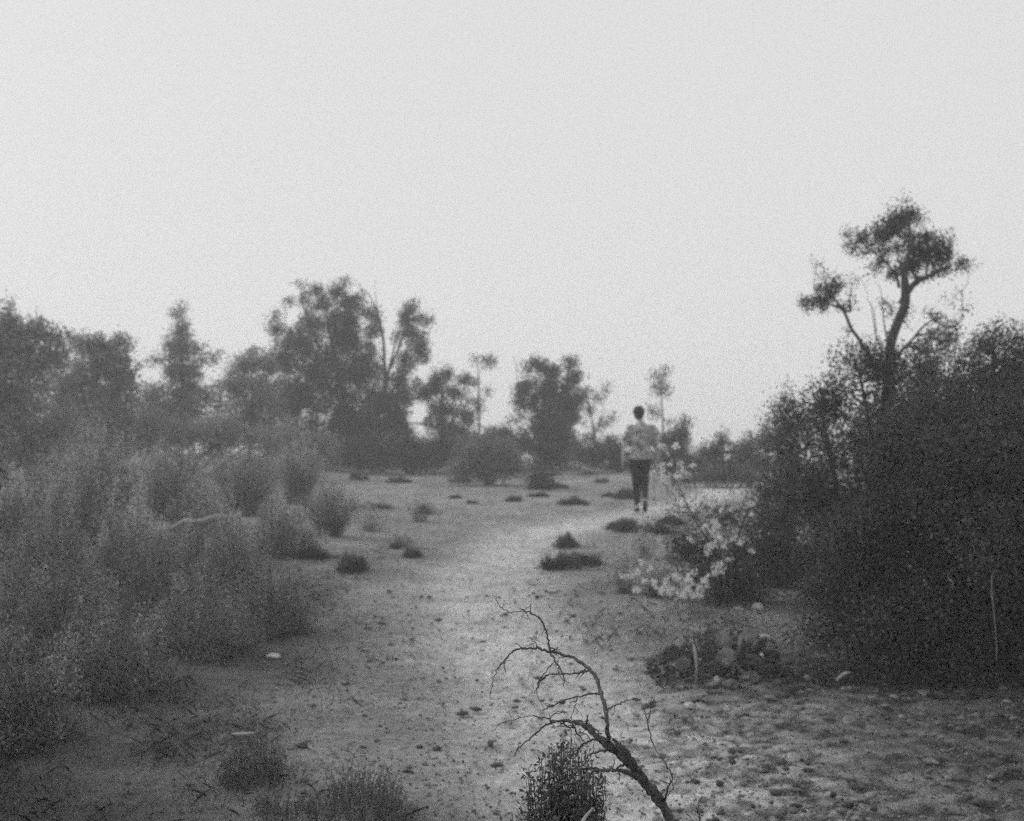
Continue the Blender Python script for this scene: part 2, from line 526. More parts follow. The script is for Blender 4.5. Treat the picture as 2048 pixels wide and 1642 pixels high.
# --- the trees along the crest
R_ = rng
plant('tree', 'round-topped haze-tinted tree at the outer end of the crest, half out of the picture', 'tree', 22, 10,
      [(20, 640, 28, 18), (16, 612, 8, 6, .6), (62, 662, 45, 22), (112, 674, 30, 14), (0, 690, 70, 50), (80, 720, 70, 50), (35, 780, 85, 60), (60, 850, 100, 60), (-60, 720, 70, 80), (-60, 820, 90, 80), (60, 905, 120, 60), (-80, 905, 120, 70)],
      .085, 3.2, M_GREY_HAZE, [[(0, 900, .12), (5, 800, .1), (15, 700, .06), (18, 630, .02)]], .08, group='trees along the crest')
plant('tree', 'broad flat-topped haze-tinted tree between the conical tree and the crest end', 'tree', 26, 200,
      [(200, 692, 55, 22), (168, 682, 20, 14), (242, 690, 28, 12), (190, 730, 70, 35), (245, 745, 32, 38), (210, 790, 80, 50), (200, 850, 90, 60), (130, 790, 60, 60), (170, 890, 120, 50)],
      .09, 3.2, M_GREY_HAZE, [[(200, 900, .12), (195, 800, .1), (190, 700, .04)]], .08, group='trees along the crest')
plant('conical_tree', 'conical haze-tinted tree with stepped side branches standing alone against the sky', 'tree', 29, 362,
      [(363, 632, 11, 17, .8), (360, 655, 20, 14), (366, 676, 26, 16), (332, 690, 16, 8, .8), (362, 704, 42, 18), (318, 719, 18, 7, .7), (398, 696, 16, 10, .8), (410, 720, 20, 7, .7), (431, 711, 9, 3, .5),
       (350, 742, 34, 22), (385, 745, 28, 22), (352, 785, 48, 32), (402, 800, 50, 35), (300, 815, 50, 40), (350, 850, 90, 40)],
      .085, 3.0, M_GREY_HAZE, [[(362, 900, .13), (364, 780, .1), (362, 700, .06), (364, 620, .015)]], .07, group='trees along the crest')
plant('tree', 'low rounded haze-tinted tree filling the gap between the conical and the tallest crest tree', 'tree', 31, 500,
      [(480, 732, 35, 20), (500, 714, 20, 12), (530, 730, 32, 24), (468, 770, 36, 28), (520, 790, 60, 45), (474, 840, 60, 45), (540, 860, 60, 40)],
      .085, 3.1, M_GREY_HAZE, [[(500, 900, .1), (505, 800, .08), (505, 730, .03)]], .07, group='trees along the crest')
plant('tree', 'tallest and widest tree on the crest, lacy top and a bare limb on its edge', 'tree', 33, 690,
      [(640, 650, 48, 42, .6), (690, 640, 40, 42, .7), (600, 690, 50, 45, .55), (560, 660, 20, 30, .5), (545, 633, 11, 12, .5), (576, 603, 12, 9, .45), (612, 598, 17, 14, .6), (640, 582, 20, 12, .7), (675, 585, 22, 16, .7),
       (690, 567, 15, 6, .5), (720, 602, 20, 14, .5), (741, 628, 18, 18, .6), (650, 610, 30, 20, .6), (690, 605, 25, 20, .7), (754, 662, 13, 28, .9), (700, 680, 55, 45), (640, 740, 85, 55), (720, 755, 55, 55), (600, 800, 80, 60), (700, 830, 80, 60),
       (562, 722, 26, 26), (601, 566, 4, 8, .5), (740, 870, 70, 50), (650, 880, 80, 45)],
      .08, 3.2, M_FAR, [[(700, 925, .2), (690, 820, .16), (670, 720, .1), (650, 620, .04)], [(715, 920, .12), (768, 800, .1), (769, 720, .08), (766, 670, .06), (750, 610, .03), (735, 585, .02)],
                        [(768, 690, .05), (758, 640, .03), (751, 590, .015), (750, 560, .008)], [(700, 840, .1), (640, 740, .07), (570, 650, .03)], [(640, 700, .05), (605, 600, .02), (600, 560, .01)]], .09, group='trees along the crest')
plant('tree', 'slanting narrow tree leaning away from the tallest crest tree, its bare limbs showing', 'tree', 32, 748,
      [(825, 611, 14, 12, .9), (816, 638, 18, 22), (850, 634, 22, 10, .45), (862, 642, 9, 10, .4), (828, 668, 26, 20), (842, 698, 18, 20, .9), (815, 722, 26, 20, .9), (846, 722, 9, 18, .7), (793, 672, 8, 14, .8), (800, 760, 35, 26), (770, 810, 40, 36), (800, 840, 30, 40)],
      .075, 3.0, M_FAR, [[(740, 925, .12), (752, 840, .1), (775, 750, .07), (800, 690, .05), (822, 620, .02)], [(750, 860, .07), (768, 780, .06), (783, 720, .05), (796, 670, .03), (812, 630, .015)], [(770, 850, .06), (800, 770, .05), (835, 710, .03), (850, 640, .01)]], .06, group='trees along the crest')
plant('tree', 'open airy tree with sky showing between its clumps beside the slanting tree', 'tree', 34, 880,
      [(850, 785, 38, 26, .9), (880, 762, 20, 22), (897, 745, 11, 10, .9), (906, 788, 26, 22, .8), (930, 765, 18, 22, .5), (800, 800, 40, 24), (885, 815, 26, 26), (925, 825, 26, 22, .6), (790, 850, 30, 34), (880, 850, 34, 20), (915, 860, 40, 20)],
      .075, 2.8, M_FAR, [[(880, 920, .1), (882, 840, .08), (885, 770, .04)], [(880, 880, .06), (920, 810, .04), (932, 760, .02)]], .05, group='trees along the crest')
plant('sapling', 'thin sapling with a crooked leafy top rising above the airy tree', 'sapling', 33.5, 957,
      [(972, 722, 20, 8, .6), (952, 714, 6, 6, .6), (985, 722, 8, 5, .5), (975, 784, 12, 4, .5), (948, 760, 10, 10, .5), (946, 800, 14, 14, .7), (962, 820, 9, 10, .6), (940, 835, 16, 12, .7)],
      .07, 2.6, M_FAR, [[(957, 920, .06), (958, 840, .05), (957, 780, .035), (956, 745, .03), (953, 715, .015)], [(957, 745, .02), (975, 728, .01), (990, 722, .005)], [(958, 820, .02), (975, 788, .01)], [(958, 850, .03), (985, 862, .01)]], .03, group='trees along the crest')
plant('tree', 'dense upright twin-topped tree in the middle of the crest', 'tree', 32, 1098,
      [(1075, 730, 20, 16), (1056, 760, 20, 30, .7), (1098, 742, 26, 20), (1140, 730, 13, 16), (1146, 758, 18, 24), (1095, 790, 46, 44), (1110, 850, 52, 55), (1044, 800, 22, 26, .7), (1034, 830, 12, 10, .5), (1016, 846, 10, 5, .4), (1112, 895, 56, 36), (1140, 820, 30, 50), (1105, 918, 62, 22), (1085, 870, 50, 40)],
      .08, 3.4, M_FAR, [[(1098, 925, .14), (1100, 850, .11), (1098, 770, .06), (1085, 730, .02)], [(1100, 850, .08), (1130, 780, .05), (1140, 725, .02)], [(1070, 860, .03), (1042, 800, .02), (1034, 750, .01), (1028, 712, .006)]], .08, group='trees along the crest')
plant('tree', 'thin-leaved ragged tree of small loose clumps next to the twin-topped tree', 'tree', 34, 1195,
      [(1175, 782, 18, 9, .5), (1160, 795, 16, 14, .6), (1192, 798, 15, 10, .5), (1213, 778, 6, 9, .6), (1180, 825, 13, 12, .5), (1205, 842, 8, 9, .6), (1222, 836, 8, 8, .7), (1195, 858, 8, 8, .6), (1176, 878, 14, 12, .7), (1215, 890, 22, 16), (1190, 905, 26, 16), (1236, 905, 20, 22)],
      .07, 2.7, M_FAR, [[(1190, 925, .08), (1188, 870, .05), (1180, 820, .035), (1172, 780, .015)], [(1189, 870, .035), (1203, 835, .02), (1213, 778, .008)], [(1192, 890, .03), (1215, 850, .015)]], .04, group='trees along the crest')
plant('sapling', 'spindly sapling with a tuft on top of a bare stem just beyond the walker', 'sapling', 30, 1325,
      [(1320, 783, 17, 9, .9), (1333, 742, 9, 4, .9), (1314, 752, 12, 5, .6), (1322, 765, 10, 6, .5), (1307, 823, 9, 6, .8), (1303, 815, 3, 4, .6), (1338, 843, 7, 3, .6)],
      .065, 3.4, M_FAR, [[(1326, 920, .05), (1325, 850, .04), (1322, 800, .032), (1322, 770, .02), (1328, 742, .01)], [(1325, 830, .014), (1308, 822, .008)], [(1325, 855, .014), (1338, 844, .008)]], .025, group='trees along the crest')
plant('bushy_tree', 'squat block-shaped bush below the spindly sapling', 'bush', 29, 1350,
      [(1345, 882, 30, 24), (1358, 862, 18, 16), (1371, 848, 10, 12, .7), (1328, 885, 16, 20), (1366, 900, 18, 30), (1335, 915, 40, 20), (1380, 925, 14, 16)],
      .075, 3.2, M_DARK, [[(1350, 945, .06), (1352, 890, .04), (1368, 850, .015)]], .04)
plant('bush', 'wide low bush on the skyline between the block-shaped bush and the dark thicket', 'bush', 25, 1450,
      [(1420, 907, 28, 20), (1443, 895, 18, 18), (1440, 872, 4, 9, .6), (1480, 903, 20, 17), (1508, 893, 20, 20), (1535, 885, 20, 24), (1400, 930, 30, 14), (1460, 930, 50, 18), (1520, 925, 40, 20)],
      .07, 3.4, M_DARK, [[(1450, 950, .05), (1448, 900, .03), (1440, 870, .01)]], .03)
plant('bush', 'low dark bush at the foot of the wide skyline bush', 'bush', 22.5, 1430,
      [(1410, 950, 34, 10), (1450, 953, 40, 10), (1490, 950, 40, 14)], .06, 3.4, M_DARK, (), .02)
plant('tree', 'slope bush with a twiggy crown below the tallest crest tree', 'bush', 30, 820,
      [(760, 902, 60, 34), (820, 898, 55, 34), (860, 906, 50, 28), (700, 902, 50, 34), (880, 895, 40, 34), (640, 908, 60, 30), (750, 918, 80, 14), (840, 920, 80, 14)], .075, 3.2, M_FAR, (), .05, group='bushes at the foot of the crest trees')
plant('bush', 'middling bush under the sky gap between the sapling and the twin-topped tree', 'bush', 31, 985,
      [(930, 888, 50, 32), (985, 886, 44, 30), (1030, 895, 40, 28), (1008, 870, 22, 12, .6), (900, 900, 50, 24)], .075, 3.2, M_FAR, (), .05, group='bushes at the foot of the crest trees')
plant('bush', 'dim bush among the stems beyond the walker', 'bush', 30, 1240,
      [(1205, 912, 40, 22), (1240, 908, 40, 26), (1285, 910, 40, 26), (1170, 915, 40, 20)], .075, 3.2, M_FAR, (), .05, group='bushes at the foot of the crest trees')
plant('bush', 'haze-tinted bush under the conical tree', 'bush', 26, 380,
      [(300, 870, 70, 44), (380, 875, 70, 44), (450, 878, 60, 44), (560, 888, 80, 42), (640, 900, 50, 30), (220, 860, 80, 50)], .08, 3.2, M_GREY_HAZE, (), .05, group='bushes at the foot of the crest trees')
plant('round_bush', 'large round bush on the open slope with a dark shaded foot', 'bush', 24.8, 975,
      [(975, 905, 62, 38), (930, 928, 44, 28), (1018, 930, 38, 26), (970, 940, 80, 24), (985, 880, 24, 14, .6), (945, 895, 20, 16, .6)], .06, 2.6, M_SAGE_HAZE, (), .04, depth=.9)
plant('bush', 'small very dark stump-like bush beside the large round bush', 'bush', 23.3, 1077,
      [(1066, 958, 10, 18), (1088, 956, 13, 20), (1078, 968, 22, 12)], .05, 4.2, M_THICK, (), .02)

# --- the tall flat-crowned tree above the thicket
plant('tall_tree', 'tall dark tree with a spreading umbrella crown and one long side stem above the thicket', 'tree', 13, 1779,
      [(1801, 446, 50, 28), (1757, 467, 40, 24), (1716, 474, 28, 18, .75), (1704, 497, 20, 11, .55), (1725, 505, 18, 10, .4), (1830, 475, 40, 28), (1845, 507, 55, 26), (1885, 498, 28, 18), (1810, 516, 34, 24), (1766, 522, 16, 17),
       (1782, 542, 20, 13), (1825, 530, 40, 14), (1862, 524, 40, 12), (1930, 528, 20, 8, 1.2), (1946, 531, 8, 4, .6), (1912, 541, 22, 6, .5), (1842, 557, 20, 7, .8), (1871, 543, 16, 7, .6), (1810, 400, 5, 8, .8), (1783, 413, 4, 4, .8),
       (1894, 478, 7, 9, .8), (1868, 545, 26, 8, .6), (1785, 436, 30, 14), (1832, 432, 26, 14), (1740, 482, 26, 16, .9), (1775, 495, 18, 14, .9), (1862, 470, 16, 14, .9), (1690, 487, 7, 5, .5), (1745, 545, 12, 4, .4),
       (1642, 606, 34, 12, 1.3), (1605, 600, 15, 10, 1.2), (1636, 584, 18, 13, 1.1), (1660, 590, 22, 12, 1.1), (1672, 565, 20, 14, 1.2), (1652, 549, 8, 10, .6), (1631, 529, 5, 4, .6), (1701, 566, 10, 4, .5), (1684, 614, 16, 7, .9), (1705, 613, 7, 3, .6),
       (1690, 663, 9, 3, .4), (1698, 598, 4, 9, .4), (1713, 552, 6, 2, .3), (1772, 610, 12, 6, .9), (1780, 630, 8, 8, .8), (1815, 613, 6, 14, .6), (1807, 644, 11, 6, .6),
       (1877, 633, 18, 9, .8), (1856, 626, 5, 10, .6), (1901, 652, 24, 10, .8), (1929, 619, 4, 17, .8), (1923, 581, 4, 4, .4), (1903, 597, 6, 9, .3), (1859, 670, 28, 14, .8), (1845, 696, 30, 14, .8), (1888, 684, 26, 18, .9), (1915, 670, 14, 12, .7)],
      .036, 5.4, M_DARK,
      [[(1774, 800, .072), (1780, 728, .066), (1777, 692, .060), (1786, 655, .056), (1801, 615, .054), (1800, 580, .050), (1796, 545, .034), (1806, 500, .02), (1800, 440, .008)],
       [(1802, 608, .042), (1813, 585, .040), (1830, 564, .032), (1856, 553, .022), (1890, 535, .01)],
       [(1798, 575, .02), (1795, 550, .016), (1775, 520, .01), (1740, 490, .006)],
       [(1755, 760, .028), (1741, 712, .024), (1725, 680, .022), (1710, 655, .02), (1700, 625, .018), (1688, 603, .014), (1676, 585, .009), (1665, 560, .005)],
       [(1699, 624, .013), (1670, 612, .01), (1640, 604, .008), (1606, 599, .004)],
       [(1775, 715, .012), (1763, 695, .010), (1756, 670, .008), (1753, 640, .006), (1749, 600, .003)],
       [(1776, 690, .010), (1768, 655, .009), (1762, 620, .006), (1758, 588, .003)],
       [(1748, 700, .006), (1752, 665, .005), (1748, 625, .004), (1740, 610, .002)],
       [(1785, 718, .02), (1803, 700, .017), (1822, 680, .015), (1842, 655, .012), (1868, 636, .008)],
       [(1868, 640, .01), (1900, 655, .009), (1924, 640, .007), (1929, 600, .004)]],
      .03, jitter=.9, cs=.048, twigs=6, lw=.55, per=75, tvar=.4)

# --- the dark thicket
plant('thicket_bush', 'huge nearly black thicket reaching the ground beside the litter, pale twigs in it', 'bush', 6.7, 1900,
      [(1850, 1000, 170, 150), (1980, 980, 190, 180), (1760, 1130, 120, 130), (1900, 1180, 220, 170), (2050, 1150, 220, 240), (1800, 1260, 150, 110), (1960, 1300, 230, 110), (1700, 1250, 90, 90), (2100, 900, 170, 200), (1850, 860, 120, 90),
       (2150, 1300, 200, 160), (1760, 1330, 120, 50), (1900, 870, 140, 110), (1850, 1372, 130, 40), (1990, 1390, 150, 45), (1720, 1330, 90, 36), (1930, 1340, 180, 70), (1640, 1275, 50, 55, .45), (1660, 1200, 60, 60, .8)],
      .028, 5.5, M_THICK, [[(1900, 1400, .05), (1880, 1200, .04), (1860, 1000, .03), (1850, 850, .015)], [(1950, 1380, .05), (2000, 1150, .035), (2020, 900, .015)], [(1800, 1350, .04), (1760, 1150, .03), (1760, 1000, .012)]],
      .03, jitter=.9, cs=.085, twigs=14, per=330, tvar=.55, shell=.4)
plant('thicket_bush', 'dark bush with small upright sprigs along its top, behind the huge black thicket', 'bush', 8.8, 1990,
      [(1990, 720, 60, 60), (1978, 668, 14, 24, .8), (1998, 652, 14, 16, .8), (1955, 685, 8, 14, .7), (2038, 665, 12, 22, .8), (1940, 730, 40, 50), (2040, 740, 50, 70), (1880, 790, 90, 70), (1980, 820, 110, 90), (2090, 780, 80, 120), (1900, 880, 120, 100), (2000, 950, 140, 120), (1950, 700, 20, 20, .8), (2100, 1000, 160, 200)],
      .028, 4.6, M_THICK, [[(1990, 1200, .05), (1988, 900, .035), (1985, 740, .02), (1985, 680, .006)], [(2030, 1000, .03), (2040, 800, .02), (2040, 680, .006)]], .025, jitter=.9, cs=.055, twigs=14, per=130, tvar=.5, shell=.4)
plant('thicket_bush', 'dark broad-leaved bush around the foot of the tall tree', 'bush', 9.6, 1760,
      [(1695, 722, 28, 16, 1.5), (1668, 738, 16, 10, 1.1), (1745, 735, 50, 24, 1.5), (1815, 735, 50, 30, 1.3), (1880, 725, 50, 30, 1.2), (1720, 745, 40, 26), (1770, 735, 50, 30), (1700, 790, 55, 45), (1780, 800, 75, 60), (1640, 800, 42, 42), (1840, 770, 50, 50, .8), (1710, 880, 100, 80), (1800, 900, 100, 90), (1640, 900, 80, 80), (1720, 1000, 110, 90), (1800, 1020, 90, 90), (1650, 1040, 90, 90), (1700, 1130, 110, 90), (1620, 1160, 80, 70)],
      .036, 4.4, M_THICK, [[(1760, 1230, .05), (1750, 1000, .04), (1740, 850, .025), (1720, 740, .008)], [(1700, 1200, .04), (1670, 950, .025), (1640, 800, .01)]], .025, jitter=.9, cs=.085, twigs=14, per=260, tvar=.5, shell=.4)
plant('thicket_bush', 'outermost bush of the thicket, sloping down toward the white blossoms', 'bush', 10.4, 1570,
      [(1600, 830, 46, 36), (1570, 880, 46, 44), (1610, 900, 60, 50), (1550, 960, 46, 50), (1600, 1000, 80, 70), (1550, 1060, 60, 70), (1610, 1120, 80, 80), (1560, 1160, 60, 60), (1530, 1110, 34, 60, .7), (1530, 900, 24, 30, .6), (1580, 800, 20, 14, .6)],
      .036, 4.0, M_DARK, [[(1580, 1220, .04), (1570, 1000, .03), (1590, 840, .01)]], .02, jitter=.9, cs=.08, twigs=12, per=200, tvar=.45)
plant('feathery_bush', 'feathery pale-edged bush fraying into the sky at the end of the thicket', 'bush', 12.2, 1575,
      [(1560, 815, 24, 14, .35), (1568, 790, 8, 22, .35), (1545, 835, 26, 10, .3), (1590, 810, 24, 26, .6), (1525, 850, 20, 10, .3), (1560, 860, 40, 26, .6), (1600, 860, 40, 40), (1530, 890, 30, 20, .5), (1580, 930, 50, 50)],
      .035, 3.2, M_GREY_HAZE, (), .015, jitter=.9, cs=.06, twigs=10, lw=.35)

# pale dead stems showing in the thicket
def stick(name, label, pts, D, cat='branch', mat=None, group=None, step=5, sides=6, ground=False, depth_j=.05):
    w = []
    for k, p in enumerate(pts):
        q = at(p[0], p[1], D); q[1] += rng.uniform(-1, 1) * depth_j
        w.append([*q, p[2]])
    w = spline(w, step)
    o = w[0, :3].copy()
    VV, Q = tubes((w[None, :, :3]) - o, w[None, :, 3], sides)
    n = len(w)
    caps = [np.arange(sides)[::-1][None], (np.arange(sides) + (n - 1) * sides)[None]]
    ob = mesh_obj(name, VV, [Q] + caps, mat or M_PALEWOOD, loc=o, smooth=True)
    return tag(ob, label, cat, group)

G = 'bleached dead stems in the thicket'
stick('bleached_twig', 'long bleached stem hanging near the edge of the huge black thicket', [(2000, 1030, 0.0019), (2007, 1065, 0.0026), (2004, 1100, 0.0030), (2001, 1142, 0.0019)], 6.15, 'twig', mat=M_DULLWOOD, group=G)
stick('bleached_twig', 'bleached stem low in the black thicket, running down toward the litter', [(1981, 1150, 0.0023), (1987, 1185, 0.0034), (1989, 1230, 0.0026), (1995, 1290, 0.0019), (1988, 1320, 0.0011)], 5.95, 'twig', mat=M_DULLWOOD, group=G)
stick('bleached_twig', 'short hooked white stem in the middle of the black thicket', [(1903, 1140, 0.0023), (1902, 1155, 0.0030), (1907, 1166, 0.0034), (1912, 1182, 0.0015)], 6.0, 'twig', mat=M_DULLWOOD, group=G)
stick('bleached_twig', 'thin bleached twig arching level above the middle of the thicket', [(1815, 915, 0.0015), (1830, 905, 0.0026), (1860, 902, 0.0030), (1885, 904, 0.0015)], 7.0, 'twig', mat=M_DULLWOOD, group=G)
stick('bleached_twig', 'two-kinked white stem over the small hooked twig', [(1762, 995, 0.0023), (1768, 1020, 0.0037), (1771, 1040, 0.0023)], 6.9, 'twig', mat=M_DULLWOOD, group=G)
stick('bleached_twig', 'small pale twig lying crosswise in the dark leaves', [(1757, 1059, 0.0019), (1767, 1056, 0.0034), (1785, 1050, 0.0015)], 6.9, 'twig', mat=M_DULLWOOD, group=G)
stick('bleached_twig', 'faint long grey twig slanting in the upper thicket', [(1900, 990, 0.0011), (1912, 1005, 0.0019), (1933, 1020, 0.0011)], 6.4, 'twig', mat=M_TWIG, group=G)
stick('bleached_twig', 'grey crooked twig below the umbrella tree', [(1781, 725, 0.0015), (1786, 745, 0.0019), (1800, 800, 0.0019), (1815, 880, 0.0015)], 8.3, 'twig', mat=M_TWIG, group=G)

# --- flowering bush
FD = 9.4
root = plant('flowering_bush', 'loose bush dotted with white blossoms leaning out of the thicket', 'bush', FD, 1470,
      [(1420, 1110, 60, 55, 1.1), (1450, 1040, 56, 40, .9), (1385, 1030, 40, 36, .5), (1345, 960, 28, 34, .35), (1325, 920, 16, 24, .25), (1470, 1130, 54, 56), (1400, 1160, 56, 30, .8), (1500, 1020, 30, 34, .6), (1460, 1190, 60, 24), (1350, 1130, 30, 24, .3), (1520, 1170, 50, 60, 1.5), (1440, 1175, 60, 45, 1.3), (1550, 1100, 50, 80, 1.3), (1350, 1080, 40, 50, .6), (1385, 1100, 45, 50, .9), (1330, 1020, 30, 40, .3)],
      .03, 3.4, M_DARK, [[(1470, 1215, .012), (1440, 1120, .009), (1392, 1040, .006), (1350, 950, .004), (1325, 895, .002)], [(1470, 1200, .015), (1470, 1100, .012), (1500, 1010, .005)], [(1450, 1200, .012), (1380, 1150, .008), (1340, 1180, .004)]],
      .015, jitter=1.0, cs=.06, twigs=9, trunk_name='stems', crown_name='foliage')
BL = [(230, 210), (430, 205), (500, 185), (505, 180), (630, 180), (610, 190), (1050, 190), (1030, 265), (500, 330), (510, 370), (570, 330), (655, 315), (680, 370), (690, 380), (760, 335), (430, 410), (520, 430), (530, 450), (640, 415), (640, 425),
      (925, 672), (1240, 650), (1255, 735), (1070, 690), (1000, 690), (1130, 600), (1090, 570), (960, 830), (915, 865), (955, 900), (1000, 930), (880, 1000), (935, 985), (890, 1010), (870, 1045), (1030, 985), (1060, 1110), (985, 1140), (975, 1150), (940, 1160),
      (950, 1210), (990, 1220), (935, 1220), (880, 1240), (860, 1280), (870, 1310), (835, 1370), (780, 1390), (800, 1400), (820, 1405), (750, 1380), (765, 1395), (720, 1330), (700, 1340), (690, 1410), (700, 1400), (650, 1390), (620, 1440), (580, 1380), (570, 1375),
      (545, 1330), (495, 1355), (485, 1360), (510, 1340), (600, 1330), (745, 1270), (535, 1270), (770, 1215), (650, 1270), (740, 1285), (300, 1350), (290, 1345), (340, 660), (520, 710), (740, 940)]
_b = np.random.default_rng(31)
for k in range(12): BL.append((float(_b.uniform(430, 860)), float(_b.normal(1320, 45))))
for k in range(6): BL.append((float(_b.uniform(60, 480)), float(_b.normal(1230, 70))))
for k in range(9): BL.append((float(_b.uniform(850, 1250)), float(_b.uniform(600, 1150))))
bl = MB(); bb = np.array(root.location)
stP, stR = [], []
for (x, y) in BL:
    px, py = 1200 + x / 4.096, 850 + y / 4.096
    for r in range(5):
        c = at(px + rng.uniform(-5, 5), py + rng.uniform(-5, 4), FD - .6 + rng.uniform(-.3, .35))
        for k in range(3):
            cc = c + rng.normal(size=3) * .009
            pet = 6
            th = np.arange(pet) * 2 * math.pi / pet + rng.uniform(0, 1)
            ax = unit(1)[0]; ax[1] -= .6; ax /= np.linalg.norm(ax)
            u = np.cross(ax, [0, 0, 1.]); u /= np.linalg.norm(u); v = np.cross(ax, u)
            s = rng.uniform(.008, .014)
            for a in th:
                d = u * math.cos(a) + v * math.sin(a); e = -u * math.sin(a) + v * math.cos(a)
                VV = np.array([cc, cc + d * s * .6 + e * s * .35, cc + d * s + ax * s * .25, cc + d * s * .6 - e * s * .35])
                bl.add(VV, np.array([[0, 1, 2, 3]]), np.full(4, rng.uniform(0, 1)))
        if r == 0:
            P0 = c + np.array([rng.uniform(.02, .15), rng.uniform(0, .2), -rng.uniform(.12, .35)])
            TP, TR = limb(P0, c, .003, .0015, 6, .05)
            stP.append(TP); stR.append(TR)
bl.build('blossoms', M_PETAL, root, bb)
VV, Q = tubes(np.array(stP) - bb, np.array(stR), 3)
mesh_obj('flower_parts', VV, Q, M_TWIG, root)  # thin bare stalks that carry the blossoms

# --- shrubs on the slope beside the path
L = [(60, 890, 200, 1130, .22, 'wide weedy shrub behind the others at the picture edge, pale flower tips'),
     (180, 850, 210, 1085, .75, 'shrub crowned with the most pale seed heads, below the flat-topped tree'),
     (330, 880, 180, 1045, .4, 'grey shrub with scattered pale tips below the conical tree'),
     (480, 878, 170, 1035, .35, 'soft grey shrub behind the bleached fallen log'),
     (592, 880, 110, 1010, .8, 'narrow shrub with a bright feathery plume facing the open slope'),
     (655, 955, 130, 1075, .2, 'rounded dim shrub bordering the sand below the plumed shrub'),
     (555, 965, 160, 1120, .15, 'dark shrub just beyond the end of the bleached log'),
     (420, 990, 190, 1185, .3, 'shrub of medium height right in front of the bleached log'),
     (255, 960, 210, 1190, .45, 'tall weedy shrub with a few bright seed heads amid the dark ones'),
     (80, 980, 220, 1250, .3, 'large shrub with pale specks at the edge of the picture'),
     (520, 1095, 200, 1275, .08, 'wide dark shrub spreading onto the sand, above the small pale rock'),
     (380, 1145, 270, 1320, .10, 'darkest low shrub, its skirt on the sand next to the spreading one'),
     (190, 1180, 300, 1400, .12, 'big dim shrub below the weedy ones'),
     (-10, 920, 170, 1120, .4, 'weedy grey shrub half cut by the picture edge, behind the wide one'),
     (140, 900, 200, 1150, .5, 'pale-tipped shrub squeezed between the wide weedy one and the tall weedy one'),
     (400, 930, 190, 1110, .3, 'grey shrub partly hiding the bleached log'),
     (300, 1040, 200, 1250, .12, 'dusky shrub in the middle of the shrub bank'),
     (460, 1030, 170, 1225, .2, 'shrub with a thin scatter of pale tips above the darkest low shrub'),
     (100, 1080, 220, 1330, .12, 'dusky shrub above the very dark corner shrub'),
     (20, 1240, 260, 1500, .08, 'very dark shrub in the shaded corner')]
for (cx, top, w, by, pale, lab) in L:
    shrub_px('shrub', lab, cx, top, w, by, M_SAGE_HAZE if pale > .07 else M_DARK, leaf=.026 if by < 1200 else .017, dens=6.5, pale=pale, stems_n=150 if by < 1200 else 260, foot_w=.3 if by < 1100 else .75, group='shrubs beside the path')
for (cx, top, w, by, lab) in [(740, 1010, 100, 1065, 'patch of pale dry weeds beyond the rounded shrub'), (838, 990, 70, 1045, 'small pale weed clump standing by itself on the sand'),
                              (800, 1068, 70, 1095, 'low thin weed clump near the twin dark tufts'), (610, 1055, 90, 1110, 'short pale weeds at the skirt of the spreading dark shrub')]:
    shrub_px('weed_clump', lab, cx, top, w, by, M_DRY, leaf=.03, dens=1.2, pale=.5, stems_n=50, group='pale weed clumps', cat='weeds')
for (cx, top, w, by, lab) in [(1250, 1100, 90, 1190, 'dry grass clump in front of the white blossoms, nearest the path'), (1310, 1120, 80, 1198, 'dry grass clump under the lowest white blossoms'),
                              (1290, 1060, 60, 1120, 'thin dry grass clump behind the grasses under the blossoms')]:
    shrub_px('weed_clump', lab, cx, top, w, by, M_DRY, leaf=.026, dens=.8, pale=.55, stems_n=60, group='pale weed clumps', cat='weeds')
# unseen shrubs added outside the picture to shade the near corner
shrub_px('shrub', 'tall unseen shrub added outside the picture edge for its shade', -400, 560, 560, 1500, M_DARK, leaf=.05, dens=9, stems_n=160, D=4.6, group='shrubs beside the path')
shrub_px('shrub', 'tall unseen shrub added outside the picture corner for its shade', -900, 300, 800, 1700, M_DARK, leaf=.05, dens=9, stems_n=160, D=3.2, group='shrubs beside the path')

# near low shrubs at the bottom
shrub_px('low_shrub', 'blurred dark tuft of low leaves beside the bleached sticks', 505, 1405, 150, 1575, M_TUFT, leaf=.013, dens=2.6, stems_n=130, up=.2, foot_w=.85, group='low shrubs close by')
shrub_px('low_shrub', 'wide dark low shrub cut by the bottom edge', 710, 1495, 260, 1665, M_TUFT, leaf=.013, dens=2.6, stems_n=170, up=.2, foot_w=.85, group='low shrubs close by')
shrub_px('low_shrub', 'small dark sprig between the two blurred low shrubs', 560, 1560, 140, 1650, M_TUFT, leaf=.013, dens=1.8, stems_n=70, up=.2, foot_w=.85, group='low shrubs close by')

